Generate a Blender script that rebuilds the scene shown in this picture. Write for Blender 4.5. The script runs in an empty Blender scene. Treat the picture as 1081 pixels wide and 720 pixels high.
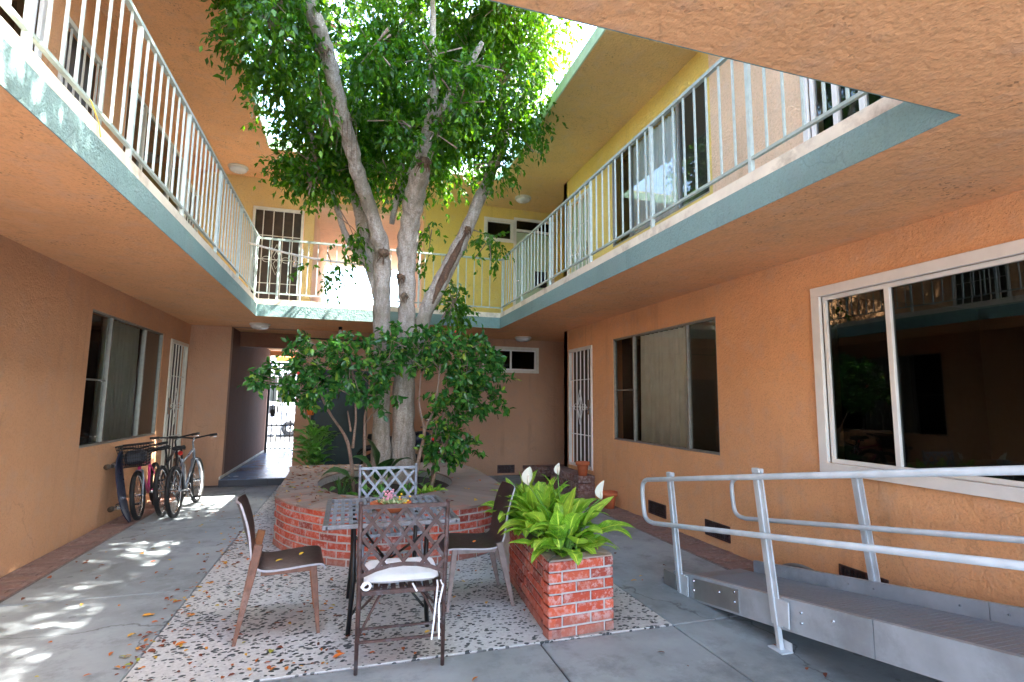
import bpy, math, random
import numpy as np
from mathutils import Vector, Matrix, Quaternion
random.seed(7); RNG = np.random.default_rng(7)
R_ = math.radians
SC = bpy.context.scene
COL = SC.collection

# ---------------------------------------------------------------- camera
cd = bpy.data.cameras.new("camera"); cam = bpy.data.objects.new("camera", cd); COL.objects.link(cam)
cd.sensor_width = 36.0; cd.lens = 551.0 / 1081 * 36.0; cd.clip_end = 800; cd.clip_start = 0.05
fw = Vector((0.29490325, 0.94878534, 0.11330685)); rt = Vector((0.9545457, -0.29789486, 0.01005809)); up = Vector((-0.0432965, -0.1051904, 0.99350913))
m = Matrix((rt, up, -fw)).transposed().to_4x4(); m.translation = (0, 0, 1.55)
cam.matrix_world = m
SC.camera = cam

# ---------------------------------------------------------------- light
SUN = Vector((0.72, -0.12, 1.0)).normalized()
w = bpy.data.worlds.new("World"); SC.world = w; w.use_nodes = True
nt = w.node_tree; bg = nt.nodes['Background']
sky = nt.nodes.new('ShaderNodeTexSky'); sky.sky_type = 'NISHITA'; sky.sun_disc = False
sky.sun_elevation = math.asin(SUN.z); sky.sun_rotation = math.atan2(SUN.x, SUN.y); sky.air_density = 1.0; sky.dust_density = 2.5
nt.links.new(sky.outputs[0], bg.inputs[0]); bg.inputs[1].default_value = 0.15
sl = bpy.data.lights.new("sun", 'SUN'); sl.energy = 4.0; sl.angle = R_(0.5); sl.color = (1.0, 0.95, 0.86)
so = bpy.data.objects.new("sun", sl); COL.objects.link(so); so.rotation_euler = SUN.to_track_quat('Z', 'Y').to_euler(); so.location = (6, 2, 14)
SC.view_settings.view_transform = 'Standard'; SC.view_settings.look = 'None'
SC.view_settings.gamma = 1.0; SC.view_settings.use_curve_mapping = False
SC.view_settings.exposure = 4.35
SC.cycles.max_bounces = 10; SC.cycles.diffuse_bounces = 6; SC.cycles.transparent_max_bounces = 12
SC.cycles.use_denoising = True

# ---------------------------------------------------------------- materials
def newmat(name):
    mt = bpy.data.materials.new(name); mt.use_nodes = True
    return mt, mt.node_tree, mt.node_tree.nodes['Principled BSDF']
def N(t, k, **kw):
    n = t.nodes.new(k)
    for a, b in kw.items():
        if a.startswith('i_'): n.inputs[a[2:].replace('_', ' ')].default_value = b
        else: setattr(n, a, b)
    return n
def L(t, a, b): t.links.new(a, b)
def coords(t, scale=(1, 1, 1)):
    tc = N(t, 'ShaderNodeTexCoord'); mp = N(t, 'ShaderNodeMapping'); mp.inputs['Scale'].default_value = scale
    L(t, tc.outputs['Object'], mp.inputs[0]); return mp.outputs[0]
def ramp(t, src, stops):
    r = N(t, 'ShaderNodeValToRGB'); e = r.color_ramp.elements
    while len(e) < len(stops): e.new(0.5)
    for el, (p_, c) in zip(e, stops): el.position = p_; el.color = (*c, 1) if len(c) == 3 else c
    L(t, src, r.inputs[0]); return r.outputs[0]
def noise(t, co, scale, detail=4, rough=0.55, out='Fac'):
    n = N(t, 'ShaderNodeTexNoise'); n.inputs['Scale'].default_value = scale; n.inputs['Detail'].default_value = detail; n.inputs['Roughness'].default_value = rough
    L(t, co, n.inputs['Vector']); return n.outputs[out]
def mix(t, fac, a, b, mode='MIX'):
    n = N(t, 'ShaderNodeMix', data_type='RGBA', blend_type=mode)
    if isinstance(fac, float): n.inputs[0].default_value = fac
    else: L(t, fac, n.inputs[0])
    for i, v in ((6, a), (7, b)):
        if isinstance(v, tuple): n.inputs[i].default_value = (*v, 1)
        else: L(t, v, n.inputs[i])
    return n.outputs[2]
def bump(t, h, strength, dist, b, prev=None):
    n = N(t, 'ShaderNodeBump'); n.inputs['Strength'].default_value = strength; n.inputs['Distance'].default_value = dist
    L(t, h, n.inputs['Height'])
    if prev is not None: L(t, prev, n.inputs['Normal'])
    if b is not None: L(t, n.outputs[0], b.inputs['Normal'])
    return n.outputs[0]
def math_(t, op, a, b_=None):
    n = N(t, 'ShaderNodeMath', operation=op)
    for i, v in enumerate((a, b_)):
        if v is None: continue
        if isinstance(v, (int, float)): n.inputs[i].default_value = v
        else: L(t, v, n.inputs[i])
    return n.outputs[0]
def islrand(t): return N(t, 'ShaderNodeNewGeometry').outputs['Random Per Island']

def plain(name, c, rough=0.5, metal=0.0, var=0.12, scale=14, bmp=0.0, dirt=None):
    mt, t, b = newmat(name); co = coords(t)
    n1 = noise(t, co, scale); c2 = tuple(x * (1 - var) for x in c); c3 = tuple(min(1, x * (1 + var)) for x in c)
    col = ramp(t, n1, [(0.3, c2), (0.7, c3)])
    if dirt:
        n2 = noise(t, co, scale * 0.4, 6, 0.7)
        f = ramp(t, n2, [(0.52, (0, 0, 0)), (0.68, (1, 1, 1))]); col = mix(t, f, col, dirt)
    L(t, col, b.inputs['Base Color']); b.inputs['Metallic'].default_value = metal
    rr = ramp(t, n1, [(0.2, (rough * 0.8,) * 3), (0.8, (min(1, rough * 1.2),) * 3)]); L(t, rr, b.inputs['Roughness'])
    if bmp: bump(t, noise(t, co, scale * 6), bmp, 0.004, b)
    return mt

def stucco(name, c, pit=0.5, coarse=1.0):
    mt, t, b = newmat(name); co = coords(t)
    big = noise(t, co, 0.55, 5, 0.6); mid = noise(t, co, 5.0, 5, 0.65); fine = noise(t, co, 34 * coarse, 4, 0.6)
    ca = tuple(x * 0.86 for x in c); cb = tuple(min(1, x * 1.1) for x in c)
    col = ramp(t, big, [(0.3, ca), (0.7, cb)])
    col = mix(t, ramp(t, noise(t, co, 48 * coarse, 5, 0.7), [(0.34, (0.5,) * 3), (0.50, (0.0,) * 3)]), col, tuple(x * 0.62 for x in c))  # dark speckle painted in for the relief shading of the rough surface
    grey = tuple(0.55 * x + 0.45 * (sum(c) / 3) * 0.82 for x in c)
    col = mix(t, ramp(t, mid, [(0.5, (0, 0, 0)), (0.75, (0.5, 0.5, 0.5))]), col, grey)
    # trowel pits: short worm-like dashes, darker than the stucco around them
    dn = N(t, 'ShaderNodeTexNoise'); dn.inputs['Scale'].default_value = 22 * coarse; dn.inputs['Detail'].default_value = 2; L(t, co, dn.inputs['Vector'])
    vm = N(t, 'ShaderNodeVectorMath', operation='MULTIPLY_ADD'); L(t, dn.outputs['Color'], vm.inputs[0]); vm.inputs[1].default_value = (0.05,) * 3; L(t, co, vm.inputs[2])
    vo = N(t, 'ShaderNodeTexVoronoi'); vo.inputs['Scale'].default_value = 42 * coarse; L(t, vm.outputs[0], vo.inputs['Vector'])
    sc_ = N(t, 'ShaderNodeSeparateColor'); L(t, vo.outputs['Color'], sc_.inputs[0]); reg = noise(t, co, 2.6, 4, 0.6)
    pits = ramp(t, math_(t, 'SUBTRACT', math_(t, 'MULTIPLY', sc_.outputs[0], 0.42), vo.outputs['Distance']), [(0.0, (0, 0, 0)), (0.08, (1, 1, 1))])
    regm = ramp(t, reg, [(0.50, (0.0,) * 3), (0.60, (1, 1, 1))])
    pm = math_(t, 'MULTIPLY', pits, regm)
    col = mix(t, math_(t, 'MULTIPLY', pm, pit), col, tuple(x * 0.45 for x in c))
    # small stains
    st = noise(t, co, 9, 8, 0.75); sm = ramp(t, st, [(0.66, (0, 0, 0)), (0.74, (0.6, 0.6, 0.6))])
    col = mix(t, sm, col, tuple(x * 0.55 for x in c))
    sk = noise(t, coords(t, (7, 7, 0.35)), 1.0, 6, 0.6); skm = math_(t, 'MULTIPLY', ramp(t, sk, [(0.54, (0, 0, 0)), (0.72, (0.5,) * 3)]), ramp(t, noise(t, co, 0.9, 2), [(0.42, (0, 0, 0)), (0.6, (1,) * 3)]))
    col = mix(t, skm, col, tuple(x * 0.6 for x in c))
    pw = noise(t, co, 0.8, 0); pt = N(t, 'ShaderNodeTexVoronoi'); pt.inputs['Scale'].default_value = 0.55; L(t, co, pt.inputs['Vector']); pc = N(t, 'ShaderNodeSeparateColor'); L(t, pt.outputs['Color'], pc.inputs[0])
    col = mix(t, ramp(t, pc.outputs[0], [(0.80, (0, 0, 0)), (0.82, (0.10,) * 3)]), col, tuple(min(1, x * 1.25) for x in c))
    cv = N(t, 'ShaderNodeTexVoronoi', feature='DISTANCE_TO_EDGE'); cv.inputs['Scale'].default_value = 0.45
    cw = N(t, 'ShaderNodeVectorMath', operation='MULTIPLY_ADD'); cn = N(t, 'ShaderNodeTexNoise'); cn.inputs['Scale'].default_value = 2.2; cn.inputs['Detail'].default_value = 6; L(t, co, cn.inputs['Vector']); L(t, cn.outputs['Color'], cw.inputs[0]); cw.inputs[1].default_value = (0.7,) * 3; L(t, co, cw.inputs[2]); L(t, cw.outputs[0], cv.inputs['Vector'])
    ck = math_(t, 'MULTIPLY', ramp(t, cv.outputs['Distance'], [(0.0, (0.28,) * 3), (0.0016, (0, 0, 0))]), ramp(t, noise(t, co, 0.7, 2), [(0.5, (0, 0, 0)), (0.55, (1,) * 3)]))
    col = mix(t, ck, col, tuple(x * 0.35 for x in c))
    L(t, col, b.inputs['Base Color']); b.inputs['Roughness'].default_value = 0.92
    n1 = bump(t, fine, 0.9, 0.010, None)
    n2 = bump(t, mid, 0.5, 0.04, None, n1)
    bump(t, math_(t, 'SUBTRACT', 1.0, pm), 0.6, 0.006, b, n2)
    return mt

M = {}
M['peach'] = stucco('peach_stucco', (0.76, 0.395, 0.19), 0.25, 1.5)
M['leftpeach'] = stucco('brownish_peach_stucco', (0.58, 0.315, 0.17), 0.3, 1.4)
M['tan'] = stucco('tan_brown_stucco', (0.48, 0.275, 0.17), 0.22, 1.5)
M['peach_soffit'] = stucco('peach_soffit_stucco', (0.79, 0.42, 0.20), 0.8, 0.85)
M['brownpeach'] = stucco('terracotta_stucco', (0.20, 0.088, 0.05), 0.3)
M['yellow'] = stucco('leaf_tinted_stucco', (0.78, 0.60, 0.17), 0.3)  # wall colour yellowed to paint in light filtered through the leaves
M['palepeach'] = stucco('brightened_peach_stucco', (0.76, 0.55, 0.37), 0.3)  # near upper wall's strong brightness put into the colour as paler peach
M['amber'] = stucco('leaf_tinted_peach_stucco', (0.74, 0.52, 0.22), 0.3)  # peach shifted part-way to the leaf-light yellow of the other upper walls
M['yellowed_soffit'] = stucco('yellowed_soffit_stucco', (0.76, 0.54, 0.22), 0.6, 0.85)  # soffit colour yellowed to match the leaf-light tint on the walls
M['teal'] = stucco('grey_teal_stucco', (0.20, 0.32, 0.31), 0.35, 1.6)
M['cream'] = plain('cream_kerb_paint', (0.72, 0.66, 0.54), 0.7, 0, 0.1, 6, 0.3, (0.42, 0.36, 0.28))
M['palegreen'] = plain('pale_green_fascia', (0.55, 0.76, 0.58), 0.6)
M['railgreen'] = plain('pale_green_rail_paint', (0.36, 0.44, 0.41), 0.45, 0, 0.15, 20, 0, None)
M['railbal'] = plain('whitish_rail_paint', (0.46, 0.56, 0.54), 0.45, 0, 0.12, 20)
M['white'] = plain('white_paint', (0.76, 0.75, 0.72), 0.45, 0, 0.05, 8)
M['offwhite'] = plain('ivory_gate_paint', (0.66, 0.64, 0.56), 0.5, 0, 0.08, 12)
M['alumframe'] = plain('dull_aluminium_frame', (0.30, 0.30, 0.28), 0.45, 0.6, 0.15, 20)
M['doorbrown'] = plain('dark_brown_door', (0.055, 0.035, 0.022), 0.5, 0, 0.25, 8)
M['doorgreen'] = plain('dark_green_door', (0.018, 0.042, 0.042), 0.55, 0, 0.25, 8)
M['doorsage'] = plain('sage_green_door', (0.42, 0.52, 0.36), 0.5, 0, 0.06, 5)
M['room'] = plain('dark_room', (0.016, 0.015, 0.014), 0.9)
M['curtain'] = plain('pale_curtain', (0.76, 0.84, 0.89), 0.9, 0, 0.08, 6)
M['screen'] = plain('grey_insect_screen', (0.06, 0.055, 0.05), 0.85, 0, 0.1, 60)
M['lampglass'] = plain('lamp_white_glass', (0.70, 0.71, 0.70), 0.25, 0, 0.03)
M['black'] = plain('black_painted_metal', (0.006, 0.006, 0.008), 0.4, 0.3, 0.3, 20)
M['rubber'] = plain('black_rubber', (0.008, 0.008, 0.009), 0.75, 0, 0.3, 30)
M['chrome'] = plain('bright_steel', (0.65, 0.65, 0.66), 0.25, 1.0, 0.08)
M['whiterim'] = plain('white_rim', (0.75, 0.73, 0.76), 0.3, 0.2, 0.05)
M['alu'] = plain('ramp_aluminium', (0.35, 0.40, 0.45), 0.42, 0.2, 0.16, 5, 0.1, (0.26, 0.29, 0.32))
M['aludeck'] = plain('grey_ribbed_deck', (0.22, 0.25, 0.285), 0.5, 0.2, 0.12, 6, 0.2)
M['alupost'] = plain('light_post_aluminium', (0.50, 0.56, 0.61), 0.4, 0.15, 0.12, 9)
M['aluplate'] = plain('ramp_dull_plate', (0.30, 0.31, 0.31), 0.5, 0.7, 0.12, 9)
M['pink'] = plain('magenta_frame_paint', (0.55, 0.03, 0.16), 0.3)
M['silver'] = plain('silver_grey_frame', (0.22, 0.25, 0.29), 0.3, 0.5)
M['red'] = plain('red_plastic', (0.7, 0.03, 0.02), 0.3)
M['blueplastic'] = plain('blue_plastic', (0.03, 0.10, 0.35), 0.4)
M['navy'] = plain('dark_navy_tank_paint', (0.012, 0.02, 0.05), 0.3)
M['brownplastic'] = plain('dark_brown_moulded_plastic', (0.032, 0.016, 0.017), 0.38, 0, 0.25, 30, 0.15)
M['greyrim'] = plain('worn_grey_edge', (0.33, 0.32, 0.36), 0.5, 0, 0.15, 40)
M['woodleg'] = plain('weathered_brown_leg', (0.13, 0.055, 0.035), 0.55, 0, 0.35, 18, 0.3, (0.20, 0.12, 0.10))
M['orangewood'] = plain('orange_brown_leg', (0.24, 0.085, 0.03), 0.5, 0, 0.3, 14)
M['greyleg'] = plain('grey_brown_leg', (0.17, 0.13, 0.125), 0.5, 0, 0.25, 18)
M['rustmetal'] = plain('rusty_brown_metal', (0.065, 0.033, 0.030), 0.5, 0.2, 0.45, 26, 0.4, (0.11, 0.10, 0.115))
M['bluemetal'] = plain('weathered_blue_grey_metal', (0.24, 0.27, 0.33), 0.5, 0.35, 0.3, 26, 0.3, (0.12, 0.11, 0.12))
M['tablemetal'] = plain('grey_table_metal', (0.17, 0.17, 0.19), 0.5, 0.35, 0.4, 24, 0.3, (0.10, 0.07, 0.06))
M['cushion'] = plain('white_cushion_cloth', (0.74, 0.75, 0.80), 0.9, 0, 0.05, 20, 0.5)
M['terracotta'] = plain('terracotta', (0.50, 0.13, 0.05), 0.75, 0, 0.2, 10)
M['soil'] = plain('dark_soil', (0.035, 0.024, 0.018), 0.95, 0, 0.5, 30, 1.0)
M['asphalt'] = plain('asphalt', (0.06, 0.06, 0.062), 0.9, 0, 0.2, 3, 0.5)
M['carwhite'] = plain('white_car_paint', (0.75, 0.76, 0.78), 0.25)
M['orange'] = plain('orange_fabric', (0.75, 0.20, 0.03), 0.8)
M['cap'] = None

def concrete(name, c, blot=(0.22, 0.24, 0.26), rough=0.8):
    mt, t, b = newmat(name); co = coords(t)
    big = noise(t, co, 0.9, 6, 0.65); mid = noise(t, co, 7, 6, 0.7); fine = noise(t, co, 90, 3)
    col = ramp(t, big, [(0.30, tuple(x * 0.62 for x in c)), (0.48, c), (0.68, tuple(min(1, x * 1.3) for x in c))])
    col = mix(t, ramp(t, mid, [(0.52, (0, 0, 0)), (0.72, (0.55,) * 3)]), col, blot)
    col = mix(t, ramp(t, noise(t, co, 2.1, 8, 0.75), [(0.50, (0, 0, 0)), (0.64, (0.75,) * 3)]), col, tuple(x * 0.55 for x in c))
    col = mix(t, ramp(t, noise(t, co, 3.4, 7, 0.8), [(0.58, (0, 0, 0)), (0.70, (0.5,) * 3)]), col, tuple(x * 1.45 for x in c))
    sp = noise(t, co, 2.6, 3, 0.4)
    col = mix(t, ramp(t, sp, [(0.68, (0, 0, 0)), (0.70, (0.45,) * 3)]), col, tuple(x * 0.6 for x in c))
    cv = N(t, 'ShaderNodeTexVoronoi', feature='DISTANCE_TO_EDGE'); cv.inputs['Scale'].default_value = 0.35
    cw = N(t, 'ShaderNodeVectorMath', operation='MULTIPLY_ADD'); cn = N(t, 'ShaderNodeTexNoise'); cn.inputs['Scale'].default_value = 1.6; cn.inputs['Detail'].default_value = 7; L(t, co, cn.inputs['Vector']); L(t, cn.outputs['Color'], cw.inputs[0]); cw.inputs[1].default_value = (0.9,) * 3; L(t, co, cw.inputs[2]); L(t, cw.outputs[0], cv.inputs['Vector'])
    col = mix(t, ramp(t, cv.outputs['Distance'], [(0.0, (0.8,) * 3), (0.0020, (0, 0, 0))]), col, tuple(x * 0.25 for x in c))
    gv = N(t, 'ShaderNodeTexVoronoi'); gv.inputs['Scale'].default_value = 4.5; L(t, co, gv.inputs['Vector']); gs = N(t, 'ShaderNodeSeparateColor'); L(t, gv.outputs['Color'], gs.inputs[0])
    gm = ramp(t, math_(t, 'SUBTRACT', math_(t, 'MULTIPLY', gs.outputs[0], 0.16), math_(t, 'ADD', gv.outputs['Distance'], 0.03)), [(0.0, (0, 0, 0)), (0.02, (0.55,) * 3)])
    col = mix(t, gm, col, tuple(x * 0.4 for x in c))
    L(t, col, b.inputs['Base Color'])
    L(t, ramp(t, big, [(0.3, (rough * 0.75,) * 3), (0.7, (rough,) * 3)]), b.inputs['Roughness'])
    n = bump(t, mid, 0.25, 0.01, None); bump(t, fine, 0.25, 0.002, b, n)
    return mt
M['concrete'] = concrete('grey_blue_concrete', (0.25, 0.285, 0.305))
M['passfloor'] = concrete('blue_grey_painted_floor', (0.12, 0.20, 0.33), (0.07, 0.12, 0.22), 0.28)
M['darkfloor'] = concrete('dark_riser', (0.03, 0.035, 0.05), (0.02, 0.02, 0.03), 0.6)

def pebble():
    mt, t, b = newmat('black_pebbled_white_aggregate'); co = coords(t)
    wn = N(t, 'ShaderNodeTexNoise'); wn.inputs['Scale'].default_value = 5; L(t, co, wn.inputs['Vector'])
    vm = N(t, 'ShaderNodeVectorMath', operation='MULTIPLY_ADD'); L(t, wn.outputs['Color'], vm.inputs[0]); vm.inputs[1].default_value = (0.06,) * 3; L(t, co, vm.inputs[2])
    mp = N(t, 'ShaderNodeMapping'); mp.inputs['Scale'].default_value = (29, 43, 29); mp.inputs['Rotation'].default_value = (0, 0, 0.4); L(t, vm.outputs[0], mp.inputs[0])
    v = N(t, 'ShaderNodeTexVoronoi'); v.inputs['Scale'].default_value = 1.0; v.inputs['Randomness'].default_value = 1.0; L(t, mp.outputs[0], v.inputs['Vector'])
    sep = N(t, 'ShaderNodeSeparateColor'); L(t, v.outputs['Color'], sep.inputs[0])
    thr = math_(t, 'MULTIPLY', sep.outputs[0], 0.54)          # pebble radius per cell
    # patchy density
    dn = noise(t, co, 1.3, 2, 0.5); thr2 = math_(t, 'MULTIPLY', thr, math_(t, 'ADD', math_(t, 'MULTIPLY', dn, 1.7), 0.30))
    d = math_(t, 'SUBTRACT', thr2, v.outputs['Distance'])
    mask = ramp(t, d, [(0.0, (0, 0, 0)), (0.03, (1, 1, 1))])
    ground = ramp(t, noise(t, co, 40, 4, 0.7), [(0.3, (0.36, 0.375, 0.38)), (0.7, (0.55, 0.565, 0.57))])
    ground = mix(t, ramp(t, noise(t, co, 1.1, 5, 0.6), [(0.48, (0, 0, 0)), (0.7, (0.55,) * 3)]), ground, (0.36, 0.36, 0.37))
    peb = ramp(t, sep.outputs[1], [(0.0, (0.02, 0.03, 0.035)), (0.8, (0.06, 0.075, 0.08)), (1.0, (0.15, 0.15, 0.15))])
    L(t, mix(t, mask, ground, peb), b.inputs['Base Color']); b.inputs['Roughness'].default_value = 0.7
    n = bump(t, mask, 0.5, 0.008, None); bump(t, noise(t, co, 120, 2), 0.3, 0.002, b, n)
    return mt
M['pebble'] = pebble()

def brickmat(name, a=(0.42, 0.062, 0.03), b2=(0.22, 0.04, 0.03), white=0.26):
    mt, t, b = newmat(name); co = coords(t); r = islrand(t)
    col = ramp(t, r, [(0.0, b2), (0.35, a), (0.7, (a[0] * 1.25, a[1] * 1.5, a[2] * 1.4)), (1.0, (a[0] * 0.8, a[1] * 1.1, a[2] * 1.3))])
    e = noise(t, co, 22, 6, 0.75); e2 = noise(t, co, 2.5, 3)
    f = math_(t, 'MULTIPLY', ramp(t, e, [(0.47, (0, 0, 0)), (0.60, (1, 1, 1))]), ramp(t, e2, [(0.35, (0.25,) * 3), (0.62, (1,) * 3)]))
    col = mix(t, math_(t, 'MULTIPLY', f, white * 2), col, (0.66, 0.58, 0.58))
    wz = N(t, 'ShaderNodeSeparateXYZ'); L(t, co, wz.inputs[0]); hz = math_(t, 'ADD', wz.outputs[2], math_(t, 'MULTIPLY', noise(t, co, 5, 4), 0.22))
    col = mix(t, ramp(t, hz, [(0.10, (0.75,) * 3), (0.26, (0, 0, 0))]), col, (0.20, 0.13, 0.11))
    L(t, col, b.inputs['Base Color']); b.inputs['Roughness'].default_value = 0.88
    bump(t, noise(t, co, 60, 4, 0.7), 0.5, 0.004, b); return mt
M['brick'] = brickmat('red_brick')
M['brickdark'] = brickmat('dull_red_brick', (0.20, 0.085, 0.065), (0.12, 0.07, 0.06), 0.2)
M['mortar'] = plain('grey_mortar', (0.42, 0.42, 0.42), 0.95, 0, 0.15, 30, 0.8)
M['mortardark'] = plain('dirty_mortar', (0.20, 0.17, 0.16), 0.95, 0, 0.25, 20, 0.8)
def capmat():
    mt, t, b = newmat('weathered_pinkish_brick_coping'); co = coords(t); r = islrand(t)
    col = ramp(t, r, [(0.0, (0.22, 0.17, 0.15)), (0.5, (0.30, 0.24, 0.21)), (1.0, (0.36, 0.27, 0.22))])
    col = mix(t, ramp(t, noise(t, co, 9, 7, 0.7), [(0.45, (0, 0, 0)), (0.7, (0.7,) * 3)]), col, (0.24, 0.20, 0.19))
    col = mix(t, ramp(t, noise(t, co, 3, 4, 0.6), [(0.55, (0, 0, 0)), (0.7, (0.5,) * 3)]), col, (0.40, 0.15, 0.10))
    L(t, col, b.inputs['Base Color']); b.inputs['Roughness'].default_value = 0.9
    bump(t, noise(t, co, 45, 5, 0.7), 0.6, 0.005, b); return mt
M['cap'] = capmat()

def bark(name, c1, c2, c3):
    mt, t, b = newmat(name); co = coords(t, (1, 1, 0.22)); co2 = coords(t)
    n1 = noise(t, co, 16, 8, 0.72); n2 = noise(t, co2, 2.6, 5, 0.65); n3 = noise(t, coords(t, (1, 1, 4.0)), 20, 5, 0.65); nf = noise(t, co2, 60, 4, 0.7)
    col = ramp(t, n1, [(0.32, c3), (0.46, c1), (0.62, c2)])
    col = mix(t, ramp(t, n2, [(0.48, (0, 0, 0)), (0.66, (0.75,) * 3)]), col, (0.20, 0.175, 0.12))
    col = mix(t, ramp(t, n3, [(0.58, (0, 0, 0)), (0.66, (0.7,) * 3)]), col, tuple(x * 0.8 for x in c3))
    col = mix(t, ramp(t, nf, [(0.40, (0.5,) * 3), (0.55, (0,) * 3)]), col, c3)
    L(t, col, b.inputs['Base Color']); b.inputs['Roughness'].default_value = 0.88
    n = bump(t, n1, 1.0, 0.035, None); n = bump(t, nf, 0.5, 0.006, None, n); bump(t, n3, 0.6, 0.010, b, n); return mt
M['bark'] = bark('pale_grey_fig_bark', (0.42, 0.37, 0.32), (0.58, 0.53, 0.48), (0.19, 0.155, 0.13))
M['scar'] = bark('brown_wood_scar', (0.13, 0.07, 0.045), (0.24, 0.14, 0.08), (0.05, 0.03, 0.02))
M['shrubbark'] = bark('tan_shrub_bark', (0.30, 0.21, 0.16), (0.38, 0.28, 0.22), (0.16, 0.10, 0.08))

def leafmat(name, stops, trans, rough=0.4, tf=0.35, uv=False):
    mt, t, b = newmat(name); r = islrand(t)
    col = ramp(t, r, stops)
    if uv:
        tc = N(t, 'ShaderNodeTexCoord'); sx = N(t, 'ShaderNodeSeparateXYZ'); L(t, tc.outputs['UV'], sx.inputs[0])
        a = math_(t, 'ABSOLUTE', math_(t, 'SUBTRACT', sx.outputs[1], 0.5))
        rib = ramp(t, a, [(0.02, (1, 1, 1)), (0.06, (0, 0, 0))])
        ve = math_(t, 'SINE', math_(t, 'MULTIPLY', math_(t, 'SUBTRACT', sx.outputs[0], math_(t, 'MULTIPLY', a, 0.5)), 75.0))
        vf = ramp(t, ve, [(0.6, (0, 0, 0)), (1.0, (0.3,) * 3)])
        lt = tuple(min(1, x * 2.2) for x in stops[-1][1])
        col = mix(t, math_(t, 'MAXIMUM', rib, vf), col, lt)
        bump(t, ve, 0.25, 0.004, b)
        col = mix(t, ramp(t, noise(t, coords(t), 26, 4, 0.7), [(0.50, (0, 0, 0)), (0.66, (0.6,) * 3)]), col, tuple(min(1, x * 1.7) for x in stops[-1][1]))
        col = mix(t, ramp(t, noise(t, coords(t), 11, 5, 0.75), [(0.66, (0, 0, 0)), (0.72, (0.7,) * 3)]), col, (0.30, 0.20, 0.05))
    L(t, col, b.inputs['Base Color']); b.inputs['Roughness'].default_value = rough
    tr = N(t, 'ShaderNodeBsdfTranslucent'); L(t, mix(t, 0.6, col, trans), tr.inputs[0])
    ms = N(t, 'ShaderNodeMixShader'); ms.inputs[0].default_value = tf
    L(t, b.outputs[0], ms.inputs[1]); L(t, tr.outputs[0], ms.inputs[2])
    L(t, ms.outputs[0], t.nodes['Material Output'].inputs[0]); return mt
M['figleaf'] = leafmat('fig_leaf', [(0.0, (0.010, 0.055, 0.004)), (0.5, (0.022, 0.10, 0.005)), (0.8, (0.05, 0.17, 0.006)), (1.0, (0.16, 0.32, 0.008))], (0.20, 0.50, 0.005), 0.38, 0.42)
M['shrubleaf'] = leafmat('glossy_shrub_leaf', [(0.0, (0.015, 0.08, 0.018)), (0.5, (0.035, 0.15, 0.03)), (0.9, (0.09, 0.26, 0.04)), (1.0, (0.30, 0.42, 0.05))], (0.12, 0.38, 0.03), 0.22, 0.25)
M['bushleaf'] = leafmat('bush_leaf', [(0.0, (0.03, 0.11, 0.02)), (1.0, (0.09, 0.26, 0.04))], (0.2, 0.5, 0.05), 0.3, 0.3, True)
M['darkleaf'] = leafmat('dark_broad_leaf', [(0.0, (0.012, 0.045, 0.014)), (1.0, (0.03, 0.09, 0.02))], (0.06, 0.2, 0.03), 0.35, 0.2, True)
M['lilyleaf'] = leafmat('lily_leaf', [(0.0, (0.07, 0.24, 0.02)), (0.5, (0.16, 0.40, 0.03)), (1.0, (0.40, 0.60, 0.07))], (0.4, 0.75, 0.06), 0.28, 0.35, True)
M['lilywhite'] = leafmat('lily_white_bract', [(0, (0.78, 0.80, 0.72)), (1, (0.85, 0.86, 0.80))], (0.8, 0.85, 0.7), 0.5, 0.3)
M['lilystem'] = plain('lily_stem', (0.12, 0.28, 0.04), 0.5)
M['litter'] = leafmat('fallen_leaf', [(0.0, (0.10, 0.025, 0.015)), (0.35, (0.22, 0.05, 0.02)), (0.65, (0.50, 0.13, 0.02)), (0.9, (0.62, 0.36, 0.04)), (1.0, (0.22, 0.32, 0.04))], (0.5, 0.2, 0.03), 0.7, 0.1)
M['flowerpink'] = plain('pink_flower', (0.72, 0.35, 0.45), 0.7)
M['floweryellow'] = plain('yellow_flower', (0.75, 0.50, 0.03), 0.7)
M['succulent'] = leafmat('succulent_leaf', [(0, (0.16, 0.30, 0.14)), (0.5, (0.30, 0.45, 0.22)), (1, (0.62, 0.62, 0.40))], (0.3, 0.5, 0.2), 0.5, 0.15)

def glassmat(name, tint, refl, rough=0.0):
    mt, t, b = newmat(name); t.nodes.remove(b)
    g = N(t, 'ShaderNodeBsdfGlossy'); g.inputs['Roughness'].default_value = rough; g.inputs[0].default_value = (0.95, 1, 0.98, 1)
    tr = N(t, 'ShaderNodeBsdfTransparent'); tr.inputs[0].default_value = (*tint, 1)
    fr = N(t, 'ShaderNodeFresnel'); fr.inputs[0].default_value = 1.5
    f2 = math_(t, 'MINIMUM', math_(t, 'MULTIPLY', fr.outputs[0], refl), 1.0)
    # slight waviness of old panes
    co = coords(t); bm = bump(t, noise(t, co, 1.2, 1), 0.02, 0.05, None); L(t, bm, g.inputs['Normal'])
    ms = N(t, 'ShaderNodeMixShader'); L(t, f2, ms.inputs[0]); L(t, tr.outputs[0], ms.inputs[1]); L(t, g.outputs[0], ms.inputs[2])
    L(t, ms.outputs[0], t.nodes['Material Output'].inputs[0]); return mt
M['glass'] = glassmat('window_glass', (0.88, 0.90, 0.88), 1.1)
M['darkglass'] = glassmat('dark_window_glass', (0.22, 0.24, 0.24), 1.0)

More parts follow.
